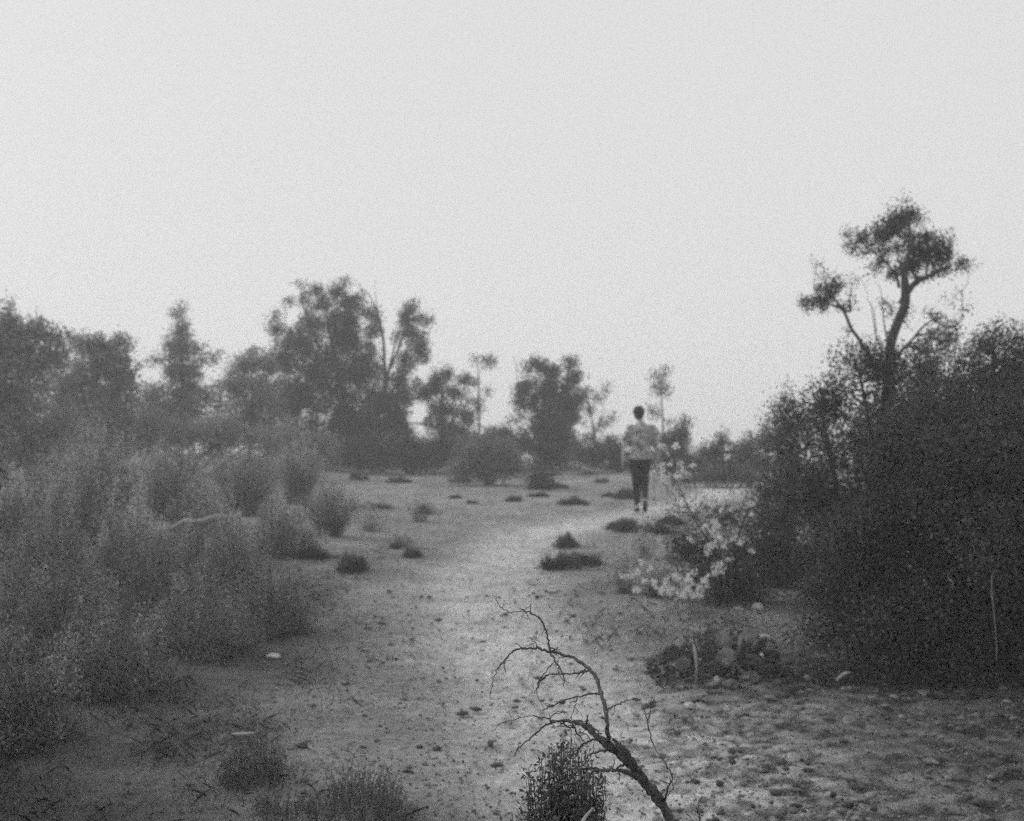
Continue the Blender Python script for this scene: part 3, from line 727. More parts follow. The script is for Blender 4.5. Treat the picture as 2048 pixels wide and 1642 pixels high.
# --- tufts on the sand (4 built, the rest copied with their own labels)
def make_tuft(seed, R=.5, H=.3):
    """a few ragged clumps grown together, long stray blades round the rim"""
    r = np.random.default_rng(seed)
    root = thing('grass_tuft', 'x', 'tuft')
    nc = 7
    cc = np.stack([r.normal(size=nc) * R * .42, r.normal(size=nc) * R * .30], 1); cc = np.clip(cc, -R * .7, R * .7)
    ch = r.uniform(.45, 1.0, nc) * H; cr = r.uniform(.22, .45, nc) * R
    n = 1300
    k = r.integers(0, nc, n)
    d = r.normal(size=(n, 2)) * .55
    foot = np.concatenate([cc[k] + d * cr[k][:, None] * .5, np.full((n, 1), -.02)], 1)
    stray = np.where(r.uniform(0, 1, n) > .88, 1.7, 1.0)
    tip = np.concatenate([cc[k] + d * (cr[k] * stray)[:, None] * 1.25, (ch[k] * np.exp(-(d ** 2).sum(1) * .6) * r.uniform(.35, 1.3, n))[:, None]], 1)
    side = r.normal(size=(n, 3)); side[:, 2] = 0; side /= np.linalg.norm(side, axis=1, keepdims=True)
    w = .006
    mid = foot * .4 + tip * .6; mid[:, 2] += .06 * H
    V = np.stack([foot - side * w, foot + side * w, mid + side * w, tip, mid - side * w], 1).reshape(-1, 3)
    t = np.repeat(np.clip(r.uniform(0, 1, n) * .6 + r.uniform(0, .5, nc)[k], 0, 1), 5)
    mesh_obj('blades', V, np.arange(n * 5).reshape(n, 5), M_TUFT, root, tone=t)
    m = 1300
    k = r.integers(0, nc, m); d = r.normal(size=(m, 2)) * .6
    P = np.concatenate([cc[k] + d * cr[k][:, None], (ch[k] * .8 * np.exp(-(d ** 2).sum(1) * .7) * r.uniform(0, 1, m))[:, None]], 1)
    V2, q2, t2 = leaf_quads(P, .028, .015, .3)
    mesh_obj('leaves', V2, q2, M_TUFT, root, tone=t2)
    return root
protos = [make_tuft(s) for s in (3, 5, 9, 12)]
used = [False] * 4
def place_tuft(px, py, w, h, label, group='dark tufts on the sand'):
    g = ground_at(px, py)
    R = w * .5 * pxm(g[1]); H = h * pxm(g[1])
    g[1] += R * .45; g[0] = (px - 1024) / F * g[1]; g[2] = float(gz(g[0], g[1]))
    k = int(rng.integers(4))
    if not used[k]:
        o = protos[k]; used[k] = True
    else:
        o = protos[k].copy(); COL.objects.link(o)
        for ch in list(protos[k].children):
            c = ch.copy(); COL.objects.link(c); c.parent = o
    o.location = tuple(float(v) for v in g); o.rotation_euler = (0, 0, float(rng.uniform(0, 6.28)))
    o.scale = (R / .5, R / .5, H / .3)
    tag(o, label, 'tuft', group)
for a in [(800, 966, 50, 15, 'dark tuft alone on the high sand under the slanting tree'),
          (715, 960, 44, 18, 'dark tuft on the high sand under the tallest tree'),
          (752, 1020, 84, 17, 'wide flat dark tuft above the pale dry weeds'),
          (848, 1028, 40, 22, 'dim tuft behind the lone pale weed clump'),
          (912, 997, 30, 9, 'first of two tiny tufts below the large round bush'),
          (944, 1008, 26, 9, 'second, lower of two tiny tufts below the large round bush'),
          (1028, 1003, 40, 15, 'small ragged tuft midway between the tiny pair and the stump-like bush'),
          (1078, 994, 40, 12, 'tuft right below the stump-like bush'),
          (1115, 977, 42, 16, 'tuft touching the stump-like bush on its walker side'),
          (1145, 1010, 56, 19, 'plain oval tuft left of the walker at foot level'.replace('left of', 'some way from')),
          (1176, 950, 44, 10, 'far tuft at the foot of the ragged tree'),
          (1203, 966, 26, 12, 'tiny far tuft beyond the oval one'),
          (1216, 994, 26, 12, 'tiny tuft close by the walker at knee level'),
          (1250, 998, 50, 26, 'dim tuft touching the walker\'s shins'),
          (1132, 1095, 54, 32, 'round tuft directly above the long dark mound of tufts'),
          (1120, 1140, 88, 38, 'near half of the long dark mound beside the path'),
          (1172, 1132, 88, 28, 'far half of the long dark mound beside the path'),
          (1248, 1062, 80, 29, 'thick oval tuft on the path edge in front of the walker\'s feet'),
          (1305, 1068, 70, 26, 'tuft joined to the thick oval one, toward the blossoms'),
          (825, 1116, 54, 24, 'compact dark tuft on bare sand below the lone weed clump'),
          (792, 1098, 32, 16, 'lesser tuft tucked behind the compact dark one'),
          (705, 1146, 84, 44, 'large round tuft at the edge of the shrubs and the sand'),
          (630, 1118, 64, 30, 'dim tuft at the skirt of the rounded dim shrub'),
          (1110, 950, 30, 8, 'low far tuft under the twin-topped tree'),
          (920, 965, 60, 14, 'flat tuft at the near side of the large round bush'),
          (1345, 1050, 60, 20, 'faint tuft behind the stems of the flowering bush'),
          (1240, 940, 60, 14, 'low grassy tuft on the crest beside the walker\'s waist'),
          (1390, 965, 60, 12, 'flat tuft at the end of the low dark skyline bush')]:
    place_tuft(*a)

# --- dead branch that arches up close to the lens
Z7 = 3.337
BR = [
 [(1720, 1760, 40), (1650, 1642, 33), (1560, 1500, 36), (1470, 1390, 34), (1400, 1300, 31), (1310, 1205, 27), (1220, 1135, 27), (1130, 1062, 22), (1050, 995, 18), (980, 978, 12), (880, 978, 8), (800, 1005, 6), (700, 1090, 5), (625, 1150, 4), (600, 1210, 3)],
 [(1255, 1095, 6), (1290, 1130, 15), (1345, 1180, 18), (1400, 1255, 16), (1440, 1330, 12)],
 [(1222, 1130, 20), (1216, 1050, 15), (1216, 990, 13), (1205, 900, 13), (1182, 800, 12), (1150, 700, 12), (1090, 622, 11), (1000, 560, 10), (900, 525, 9), (840, 514, 9), (760, 495, 7.5), (680, 488, 6.5), (610, 500, 6), (560, 535, 5), (528, 575, 5), (490, 620, 3.5), (455, 700, 3), (430, 820, 2)],
 [(545, 548, 4), (530, 600, 4), (538, 650, 2.5)],
 [(840, 515, 8), (825, 450, 6.5), (810, 380, 6), (780, 310, 5.5), (730, 268, 5), (670, 240, 4), (635, 222, 3)],
 [(670, 242, 3.5), (610, 245, 3), (560, 248, 3), (510, 215, 2.5), (482, 180, 2), (470, 140, 1.5)],
 [(760, 495, 4), (735, 450, 3), (705, 420, 2)],
 [(835, 515, 7), (880, 590, 5.5), (910, 640, 4.5), (930, 700, 3.5), (925, 740, 2)],
 [(870, 570, 4), (810, 640, 3.5), (765, 700, 3.5), (740, 760, 2.5), (705, 805, 2)],
 [(1095, 640, 7), (1000, 655, 5.5), (900, 655, 5), (820, 670, 5), (770, 712, 5), (745, 770, 3), (757, 825, 2)],
 [(1070, 625, 5), (1040, 650, 4), (1008, 690, 2)],
 [(1172, 795, 8), (1090, 795, 6), (1010, 812, 5), (920, 840, 5), (850, 873, 4), (780, 905, 2.5)],
 [(1018, 812, 4), (1000, 880, 3.5), (975, 965, 3)],
 [(1210, 900, 7), (1260, 875, 5), (1330, 845, 4), (1410, 825, 2)],
 [(1170, 1090, 9), (1100, 1105, 6), (1045, 1138, 5), (1022, 1180, 5), (1028, 1240, 3.5), (1030, 1290, 2.5)],
 [(985, 1000, 6), (1010, 1050, 5), (1055, 1105, 4)],
 [(1025, 1155, 4), (940, 1160, 3), (860, 1215, 2)],
 [(1240, 1160, 9), (1150, 1180, 6), (1095, 1205, 5), (1062, 1245, 3)],
 [(1420, 1350, 24), (1330, 1312, 15), (1240, 1300, 11), (1150, 1306, 9), (1080, 1332, 8), (1030, 1372, 7), (960, 1390, 6), (880, 1412, 6), (820, 1452, 5), (770, 1525, 3)],
 [(1200, 1302, 7), (1100, 1286, 6), (1030, 1302, 6), (980, 1342, 5), (905, 1385, 4), (830, 1430, 3)],
 [(1370, 1275, 12), (1310, 1272, 7), (1270, 1302, 5)],
 [(1297, 1315, 4), (1295, 1375, 2)],
 [(870, 975, 7), (780, 948, 4), (680, 945, 3), (600, 965, 2.5), (520, 985, 2.5), (440, 1050, 2)],
 [(830, 990, 5), (870, 920, 3), (950, 910, 2)],
 [(905, 985, 7), (960, 1020, 5), (1000, 1015, 4), (880, 1010, 3)],
 [(1180, 1310, 5), (1150, 1390, 3.5), (1060, 1450, 2)],
 [(1205, 1340, 4), (1180, 1400, 3), (1215, 1500, 2)],
 [(1590, 1520, 9), (1620, 1430, 6), (1650, 1352, 5), (1620, 1290, 4), (1590, 1230, 3), (1535, 1150, 3), (1502, 1060, 4), (1482, 960, 4), (1440, 840, 2)],
 [(1495, 985, 3), (1502, 900, 2.5), (1535, 810, 2)],
 [(1640, 1365, 3), (1655, 1420, 3), (1610, 1480, 3)],
 [(1110, 1105, 4), (1070, 1060, 3), (1030, 1040, 3)],
 [(1085, 985, 6), (1082, 945, 4)],
 [(1180, 1070, 6), (1130, 1020, 4), (1070, 985, 3)],
]
D0 = 2.4
mb = MB()
rr_ = np.random.default_rng(11)
def br_depth(x, y):
    # the branch bends a little away from the lens towards its tips
    return D0 + .22 * math.sin((1500 - x) / 520.0) + .10 * math.sin(y / 210.0)
def add_branch(mb, rows, jag=0.0):
    w = []
    for (x, y, r) in rows:
        D = br_depth(x, y)
        w.append([*at(850 + x / Z7, 1150 + y / Z7, D), r / Z7 * pxm(D)])
    w = spline(w, 7)
    n = len(w)
    w[:, :3] += rr_.normal(size=(n, 3)) * np.array([1, 1, 1]) * .0012
    w[:, 3] *= 1 + rr_.normal(size=n) * .10
    VV, Q = tubes(w[None, :, :3], w[None, :, 3], 9)
    mb.add(VV, Q)
    return w
tips = []
for rows in BR:
    w = add_branch(mb, rows)
    for k in range(2, len(w) - 1):       # short side spurs
        if w[k, 3] < .008 and rr_.uniform() < .13:
            d = rr_.normal(size=3); d /= np.linalg.norm(d)
            TP = np.stack([w[k, :3] + d * t + rr_.normal(size=3) * .001 for t in np.linspace(0, rr_.uniform(.01, .035), 4)])
            VV, Q = tubes(TP[None], np.linspace(w[k, 3] * .6, .0006, 4)[None], 4); mb.add(VV, Q)
foot = at(850 + 1720 / Z7, 1150 + 1760 / Z7, br_depth(1720, 1760))
gp = np.array([foot[0] + .28, foot[1] + .12, 0]); gp[2] = float(gz(gp[0], gp[1])) - .05
w = spline([[*foot, .0125 * 1.05], [foot[0] + .10, foot[1] + .03, foot[2] * .62, .018], [gp[0] - .05, gp[1], .2, .024], [*gp, .034]], 6)
VV, Q = tubes(w[None, :, :3], w[None, :, 3], 9); mb.add(VV, Q)
db = thing('dead_branch', 'dark leafless branch arching up over the path with curled side twigs', 'branch', gp)
mb.build('branch_wood', M_DEAD, db, gp, True)
sn = MB()
VV, Q = tubes(spline([[*at(850 + 1238 / Z7, 1150 + 1078 / Z7, D0 + .12), .0025], [*at(850 + 1244 / Z7, 1150 + 1110 / Z7, D0 + .10), .0042], [*at(850 + 1256 / Z7, 1150 + 1145 / Z7, D0 + .10), .003]], 5)[None, :, :3] - gp, np.linspace(.0032, .0032, 11)[None], 5)
sn.add(VV, Q); s_ = sn.build('highlight_strip', M_PALEWOOD, db)  # pale strip laid on as the highlight of the broken stub
s_['label'] = 'pale strip painting a highlight at the fork'

# thin twig of its own sprouting beside the branch, cut by the bottom edge
mb = MB()
for rows in [[(1850, 1800, 7), (1838, 1642, 6), (1822, 1560, 4), (1850, 1480, 2.5)], [(1840, 1660, 4), (1790, 1640, 3), (1720, 1560, 2.5)], [(1830, 1620, 4), (1860, 1600, 2.5)], [(1822, 1560, 3), (1790, 1530, 2)]]:
    add_branch(mb, rows)
tw0 = at(850 + 1850 / Z7, 1150 + 1800 / Z7, br_depth(1850, 1800)); tg = np.array([tw0[0] + .04, tw0[1] + .03, float(gz(tw0[0], tw0[1])) - .03])
VV, Q = tubes(np.linspace(tw0, tg, 6)[None], np.linspace(.0024, .006, 6)[None], 6); mb.add(VV, Q)
t_ = mb.build('bare_twig', M_DEAD, None, tg, True); t_.location = tuple(float(v) for v in tg)
tag(t_, 'small bare twig poking up from the bottom edge next to the arching branch', 'twig')

# dark brushy clump under the arch
def brush(name, label, cx, top, w, D, n=170, leafn=5000, mat=M_THICK, spread=.5):
    x = (cx - 1024) / F * D
    g = np.array([x, D, float(gz(x, D))])
    H = at(cx, top, D)[2] - g[2]; R = w * .5 * pxm(D)
    root = thing(name, label, 'shrub', g)
    th = rng.uniform(0, 2 * math.pi, n); rr = np.sqrt(rng.uniform(0, 1, n))
    tip = np.stack([np.cos(th) * rr * R, np.sin(th) * rr * R, H * (1 - .35 * rr ** 2) * rng.uniform(.65, 1.04, n)], 1)
    foot = tip * np.array([spread, spread, 0]) + [0, 0, -.03]
    t = np.linspace(0, 1, 8)[None, :, None]
    P = foot[:, None] * (1 - t) + tip[:, None] * t
    P[:, 1:] += np.cumsum(rng.normal(size=(n, 7, 3)) * .008, axis=1)
    VV, Q = tubes(P, np.linspace(1, .25, 8)[None] * rng.uniform(.0018, .0040, n)[:, None], 4)
    mesh_obj('stems', VV, Q, M_BARK, root)
    k = rng.integers(0, n, leafn); u = rng.uniform(0, 1, leafn) ** .8 * 6.999; i0 = u.astype(int); f = (u - i0)[:, None]
    pts = P[k, i0] * (1 - f) + P[k, i0 + 1] * f + rng.normal(size=(leafn, 3)) * .012
    V3, q3, t3 = leaf_quads(pts, .016, .006, .6)
    mesh_obj('foliage', V3, q3, mat, root, tone=t3)
    return root
brush('brushy_shrub', 'dark brushy shrub under the arching branch, its top only', 1130, 1462, 190, 2.75, 360, 48000, M_DARK)
stick('bleached_stick', 'short bleached stick leaning in the dark brushy shrub', [(1160, 1650, .0045), (1172, 1632, .004), (1187, 1615, .003)], 2.55, 'stick', depth_j=.01)

# --- rocks, log, sticks
def rock(label, px, py, w, h, mat=M_ROCK, group=None, rot=0, lift=.35):
    import bmesh
    g = ground_at(px, py + h * .5)
    s = pxm(g[1])
    bm = bmesh.new(); bmesh.ops.create_icosphere(bm, subdivisions=3, radius=1)
    ph = rng.uniform(0, 9, 3)
    planes = unit(7)
    for v in bm.verts:
        c = np.array(v.co)
        r = 1 + .13 * math.sin(2.3 * c[0] + ph[0]) * math.cos(2.9 * c[1] + ph[1]) + .08 * math.sin(6 * c[2] + ph[2]) + .05 * math.sin(11 * c[0] + 9 * c[1])
        for p in planes:
            d = c @ p
            if d > .72: r = min(r, .78 / d)
        v.co = Vector(c * r)
    for v in bm.verts:
        v.co = Vector((v.co.x * w * .5 * s, v.co.y * w * .4 * s, v.co.z * h * .5 * s))
    me = bpy.data.meshes.new('rock'); bm.to_mesh(me); bm.free()
    for p in me.polygons: p.use_smooth = False
    me.materials.append(mat)
    o = bpy.data.objects.new('rock', me); COL.objects.link(o)
    o.location = (float(g[0]), float(g[1]), float(g[2]) + h * .5 * s * lift)
    o.rotation_euler = (rng.uniform(-.2, .2), rot, rng.uniform(0, 3))
    tag(o, label, 'rock', group)
    return o
GR = 'pale stones around the brush heap'
rock('bright rounded stone at the front of the brush heap', 1437, 1356, 22, 20, M_ROCK, GR)
rock('pale stone at the near corner of the brush heap, by the standing stake', 1370, 1335, 18, 14, M_ROCK, GR)
rock('oblong pale stone on top of the brush heap', 1534, 1275, 30, 15, M_ROCK, GR, .3, .8)
rock('flat pale stone beside the oblong one on the heap', 1573, 1282, 28, 11, M_ROCK, GR, -.2, .8)
rock('pale stone at the thicket side of the brush heap', 1583, 1328, 28, 14, M_ROCK, GR)
rock('small bright stone on the litter below the heap', 1613, 1355, 18, 10, M_ROCK, GR)
rock('roundish pale stone under the flowering bush', 1476, 1215, 24, 14, M_ROCK, GR)
rock('larger pale stone under the flowering bush, thicket side', 1514, 1210, 28, 18, M_ROCK, GR)
rock('dull flat stone on the sand in front of the heap', 1385, 1392, 60, 12, M_ROCKD, GR)
rock('second dull flat stone on the sand, nearer the path', 1378, 1410, 30, 14, M_ROCK, GR)
rock('dull rock lodged in the brush heap', 1405, 1340, 36, 24, M_ROCKD, GR)
rock('dull rock in the shadow inside the thicket edge', 1780, 1300, 44, 34, M_ROCKD, GR)
rock('small pale rock on the sand below the spreading dark shrub', 546, 1308, 34, 16, M_ROCK)
rock('tiny pale stone flush with the trodden path', 1105, 1182, 22, 5, M_ROCK)
for k, (px, py, w, h, m, lab) in enumerate([
    (1350, 1352, 30, 16, 1, 'grey stone at the outer corner of the brush heap'), (1420, 1368, 40, 14, 1, 'grey slab between the stake and the bright rounded stone'),
    (1462, 1364, 34, 20, 1, 'grey block just behind the bright rounded stone'), (1500, 1350, 46, 26, 1, 'big dull block in the middle of the heap'),
    (1548, 1338, 40, 22, 1, 'dull block on the thicket side of the heap'), (1440, 1318, 44, 30, 1, 'broken grey rock standing up in the heap'),
    (1490, 1300, 40, 26, 1, 'grey rock under the oblong pale stone'), (1376, 1300, 30, 26, 1, 'grey rock beside the standing stake'),
    (1530, 1308, 24, 12, 0, 'thin pale stone wedged in the heap'), (1425, 1290, 22, 12, 0, 'pale stone at the back of the heap'),
    (1405, 1318, 16, 12, 0, 'little pale stone touching the stake'), (1600, 1340, 30, 12, 1, 'dull flat stone where heap and litter meet'),
    (1650, 1335, 30, 16, 1, 'dull stone at the rim of the thicket'), (1395, 1222, 60, 12, 1, 'long low grey stone below the lowest blossoms'),
    (1540, 1395, 34, 10, 1, 'dull stone sunk in the litter'), (1700, 1440, 40, 12, 1, 'dull stone on the churned soil'),
    (1460, 1475, 26, 9, 0, 'small pale stone on the churned soil'), (1860, 1520, 36, 14, 1, 'dull stone in the shaded corner by the bottom edge')]):
    rock(lab, px, py, w, h, M_ROCKD if m else M_ROCK, GR, rng.uniform(-.4, .4), .5)
stick('bleached_log', 'bleached fallen log lying among the shrubs', [(345, 1055, .015), (372, 1043, .032), (400, 1042, .026), (436, 1033, .034), (462, 1034, .022), (482, 1026, .018)], 11.8, 'log', depth_j=.05)
stick('standing_stake', 'pale stake standing upright in the brush heap', [(1391, 1368, .004), (1392, 1335, .006), (1390, 1305, .010), (1387, 1288, .004)], 6.5, 'stake', mat=M_PALEWOOD, depth_j=.02)
stick('bleached_stick', 'pale stick lying on the litter at the thicket edge', [(1672, 1362, .006), (1688, 1350, .014), (1698, 1344, .009)], 6.5, 'stick', depth_j=.03)
stick('bleached_stick', 'curved pale stick rising out of the shaded sand beside the blurred tuft', [(437, 1485, .004), (448, 1472, .010), (452, 1466, .005)], 4.75, 'stick', depth_j=.02)
stick('bleached_stick', 'pale level stick over the blurred dark tuft', [(463, 1469, .004), (485, 1466, .009), (505, 1468, .006), (515, 1462, .003)], 4.75, 'stick', depth_j=.02)

# brush heap: tangle of dead sticks over a dark low mound
def heap():
    g = ground_at(1460, 1368); g[1] += .3; g[2] = float(gz(g[0], g[1]))
    root = thing('brush_heap', 'low tangled heap of dead brush and bark with stones in it', 'brush heap', g)
    n = 150
    s = pxm(g[1])
    c = np.stack([rng.uniform(-135, 140, n) * s, rng.normal(size=n) * .16, rng.uniform(0, 1, n)], 1)
    env = (np.clip(1 - ((c[:, 0] / s - 10) / 150) ** 2, .1, 1)) * 100 * s * np.clip(1.9 * vnoise(c[:, 0] * 7 + 3, c[:, 1] * 4, 3) - .25, .15, 1.1)
    c[:, 2] = c[:, 2] * env
    d = unit(n); d[:, 2] *= .45
    Ln = rng.uniform(.10, .34, n)[:, None]
    t = np.linspace(-.5, .5, 6)
    P = c[:, None] + d[:, None] * t[None, :, None] * Ln[:, None]
    P[:, 1:-1] += rng.normal(size=(n, 4, 3)) * .012
    P[..., 2] = np.maximum(P[..., 2], .0)
    VV, Q = tubes(P, np.linspace(1, .4, 6)[None] * rng.uniform(.003, .011, n)[:, None], 5)
    mesh_obj('dead_sticks', VV, Q, M_TWIG, root)
    k = 2000
    P = np.stack([rng.uniform(-140, 145, k) * s, rng.normal(size=k) * .17, rng.uniform(0, 1, k) ** 1.3], 1)
    P[:, 2] *= (np.clip(1 - ((P[:, 0] / s - 10) / 150) ** 2, .08, 1)) * 95 * s * np.clip(1.9 * vnoise(P[:, 0] * 7 + 3, P[:, 1] * 4, 3) - .45, .05, 1.1)
    V3, q3, t3 = leaf_quads(P, .04, .022, 0)
    mesh_obj('dead_leaves', V3, q3, M_THICK, root, tone=t3)
heap()
M_PAD = solid_mat('cactus_pad', .05, .17, 22, .5)
def prickly_pear():
    import bmesh
    pads = [(1343, 1308, 20, 22), (1368, 1330, 17, 14), (1412, 1300, 15, 22), (1430, 1335, 19, 18), (1452, 1315, 21, 18), (1448, 1280, 16, 20), (1478, 1295, 18, 23), (1500, 1272, 16, 18), (1470, 1338, 22, 19),
            (1505, 1325, 20, 18), (1530, 1340, 20, 15), (1545, 1308, 18, 16), (1520, 1290, 16, 18), (1397, 1345, 18, 14), (1575, 1318, 17, 12), (1420, 1270, 12, 15), (1600, 1300, 14, 10)]
    D = 6.6; g = at(1460, 905, D); g[2] = float(gz(g[0], D))
    root = thing('prickly_pear', 'low sprawling prickly pear of broad flat pads among the stones', 'cactus', g)
    for (px, py, rx, ry) in pads:
        bm = bmesh.new(); bmesh.ops.create_uvsphere(bm, u_segments=18, v_segments=12, radius=1)
        s_ = pxm(D); ph = rng.uniform(0, 6)
        for v in bm.verts:
            w_ = 1 - .28 * max(0, -v.co.z)            # narrower towards its joint
            v.co = Vector((v.co.x * rx * s_ * w_ * 1.0, v.co.y * .010 + .006 * math.sin(3 * v.co.x + ph), v.co.z * ry * s_ * 1.1))
        me = bpy.data.meshes.new('pad'); bm.to_mesh(me); bm.free()
        for p in me.polygons: p.use_smooth = True
        me.materials.append(M_PAD)
        o = bpy.data.objects.new('pad', me); COL.objects.link(o); o.parent = root
        c = at(px, py, D + rng.uniform(-.20, .10)) - g
        c[2] = max(c[2], ry * s_ * .6)
        o.location = tuple(float(q) for q in c)
        o.rotation_euler = (rng.uniform(-.8, .8), rng.uniform(-.8, .8), rng.uniform(-1.5, 1.5))
prickly_pear()

# --- uncountable ground cover
def scatter_px(n, x0, x1, y0, y1, seed=1):
    """random spots on the ground within a region of it"""
    r = np.random.default_rng(seed)
    return r
def litter(name, label, n, xr, yr, size, mat, dens_fn, flat=.25, cat='litter', seed=1, asp=.5):
    r = np.random.default_rng(seed)
    x = r.uniform(*xr, n); y = r.uniform(*yr, n)
    keep = r.uniform(0, 1, n) < dens_fn(x, y)
    x, y = x[keep], y[keep]
    z = gz(x, y) + .006
    P = np.stack([x, y, z], 1); m = len(P)
    th = r.uniform(0, 2 * math.pi, m)
    a = np.stack([np.cos(th), np.sin(th), r.normal(size=m) * flat], 1); b = np.stack([-np.sin(th), np.cos(th), r.normal(size=m) * flat], 1)
    L = (size * r.uniform(.5, 1.5, m))[:, None]; W = L * asp
    V = np.stack([P - a * L * .5, P + b * W * .5 + [0, 0, .004], P + a * L * .5, P - b * W * .5 + [0, 0, .004]], 1).reshape(-1, 3)
    o = mesh_obj(name, V, np.arange(m * 4).reshape(m, 4), mat, tone=np.repeat(r.uniform(0, 1, m), 4))
    return tag(o, label, cat, kind='stuff')
litter('leaf_litter', 'fallen dark leaves strewn over the soil below the thicket', 26000, (-.5, 5.5), (3.4, 10), .020, M_TUFT, lambda x, y: rough(x, y) * (.25 + .75 * (vnoise(x * 3, y * 4, 9) > .45)), seed=2)
litter('pale_litter', 'bleached leaf scraps on the churned soil', 5000, (-.5, 5), (3.2, 9), .014, M_DRY, lambda x, y: rough(x, y) * .5, seed=3)

def pebbles():
    r = np.random.default_rng(8)
    n = 26000
    y = 3 + 22 * r.uniform(0, 1, n) ** 1.6; x = r.uniform(-.5, .5, n) * y * 1.05
    s = r.uniform(.003, .010, n) * (1 + (r.uniform(0, 1, n) > .97) * 1.1)
    z = gz(x, y) + s * .15
    octa = np.array([[1, 0, 0], [0, 1, 0], [-1, 0, 0], [0, -1, 0], [0, 0, .7], [0, 0, -.7]], float)
    V = np.stack([x, y, z], 1)[:, None] + octa[None] * s[:, None, None] * r.uniform(.6, 1.3, (n, 6, 1))
    f = np.array([[0, 1, 4], [1, 2, 4], [2, 3, 4], [3, 0, 4], [1, 0, 5], [2, 1, 5], [3, 2, 5], [0, 3, 5]])
    Fc = (np.arange(n) * 6)[:, None, None] + f[None]
    tag(mesh_obj('gravel', V.reshape(-1, 3), Fc.reshape(-1, 3), M_GRAVEL, tone=np.repeat(r.uniform(0, 1, n), 6)), 'small grit and pebbles scattered over the sand', 'gravel', kind='stuff')
def clods():
    r = np.random.default_rng(18)
    n = 16000
    x = r.uniform(-1.2, 4.5, n); y = r.uniform(3.2, 10.5, n)
    k = r.uniform(0, 1, n) < (.10 + .9 * rough(x, y)) * (.2 + .8 * (vnoise(x * 2.5, y * 3.5, 19) > .42)); x = x[k]; y = y[k]; n = len(x)
    s = .006 + .020 * r.uniform(0, 1, n) ** 3
    t = (1 + 5 ** .5) / 2
    ico = np.array([[-1, t, 0], [1, t, 0], [-1, -t, 0], [1, -t, 0], [0, -1, t], [0, 1, t], [0, -1, -t], [0, 1, -t], [t, 0, -1], [t, 0, 1], [-t, 0, -1], [-t, 0, 1]]) / 1.9
    f = np.array([[0, 11, 5], [0, 5, 1], [0, 1, 7], [0, 7, 10], [0, 10, 11], [1, 5, 9], [5, 11, 4], [11, 10, 2], [10, 7, 6], [7, 1, 8], [3, 9, 4], [3, 4, 2], [3, 2, 6], [3, 6, 8], [3, 8, 9], [4, 9, 5], [2, 4, 11], [6, 2, 10], [8, 6, 7], [9, 8, 1]])
    a = r.uniform(0, 6.28, n); ca, sa = np.cos(a)[:, None], np.sin(a)[:, None]
    L = ico[None] * r.uniform(.75, 1.2, (n, 12, 1)) * np.stack([r.uniform(.9, 1.8, n), r.uniform(.7, 1.1, n), r.uniform(.35, .7, n)], 1)[:, None]
    L = np.stack([L[..., 0] * ca - L[..., 1] * sa, L[..., 0] * sa + L[..., 1] * ca, L[..., 2]], -1)
    V = np.stack([x, y, gz(x, y) + s * .2], 1)[:, None] + L * s[:, None, None]
    Fc = (np.arange(n) * 12)[:, None, None] + f[None]
    tag(mesh_obj('stony_gravel', V.reshape(-1, 3), Fc.reshape(-1, 3), M_GRAVEL, tone=np.repeat(r.uniform(0, 1, n) ** 1.5, 12)), 'coarse clods and stones on the churned soil below the thicket', 'gravel', kind='stuff')
M_GRAVEL = leaf_mat('gravel_stone', .06, .23, 0)
pebbles()
clods()

def grass(name, label, n, xr, yr, dens_fn, h, mat, seed, lean=.5):
    r = np.random.default_rng(seed)
    x = r.uniform(*xr, n); y = r.uniform(*yr, n)
    k = r.uniform(0, 1, n) < dens_fn(x, y); x = x[k]; y = y[k]; m = len(x)
    P = np.stack([x, y, gz(x, y) - .01], 1)
    H = h * r.uniform(.4, 1.3, m)
    d = r.normal(size=(m, 3)) * lean; d[:, 2] = 1; d *= H[:, None]
    s = r.normal(size=(m, 3)); s[:, 2] = 0; s /= np.linalg.norm(s, axis=1, keepdims=True); w = .0022
    V = np.stack([P - s * w, P + s * w, P + d * .6 + s * w * .7, P + d + d * np.array([.2, .2, -.15]), P + d * .6 - s * w * .7], 1).reshape(-1, 3)
    return tag(mesh_obj(name, V, np.arange(m * 5).reshape(m, 5), mat, tone=np.repeat(r.uniform(0, 1, m), 5)), label, 'grass', kind='stuff')
def side_l(x, y):
    return sstep(-.10 * y + .1, -.30 * y, x + .9 * fbm(x * .8, y * .8, 51)) * sstep(.25, .75, vnoise(x * 2.5, y * 2.5, 52))
grass('dark_grass', 'thin dark grass and low weeds in the shaded ground below the shrubs', 150000, (-6, 0.3), (3, 13), side_l, .055, M_TUFT, 5, .8)
grass('dry_grass', 'sparse dry stubble at the rim of the sand', 30000, (-8, 6), (6, 34), lambda x, y: .55 * (vnoise(x * 1.2, y * 1.2, 61) > .66) * (np.abs(x - .02 * y) > 1.0), .08, M_DRY, 6, .7)
grass('stubble_grass', 'dry stubble between the path and the flowering bush', 14000, (.5, 3.4), (7.5, 14), lambda x, y: .8 * (vnoise(x * 2.2, y * 2.2, 71) > .5), .09, M_DRY, 9, .6)

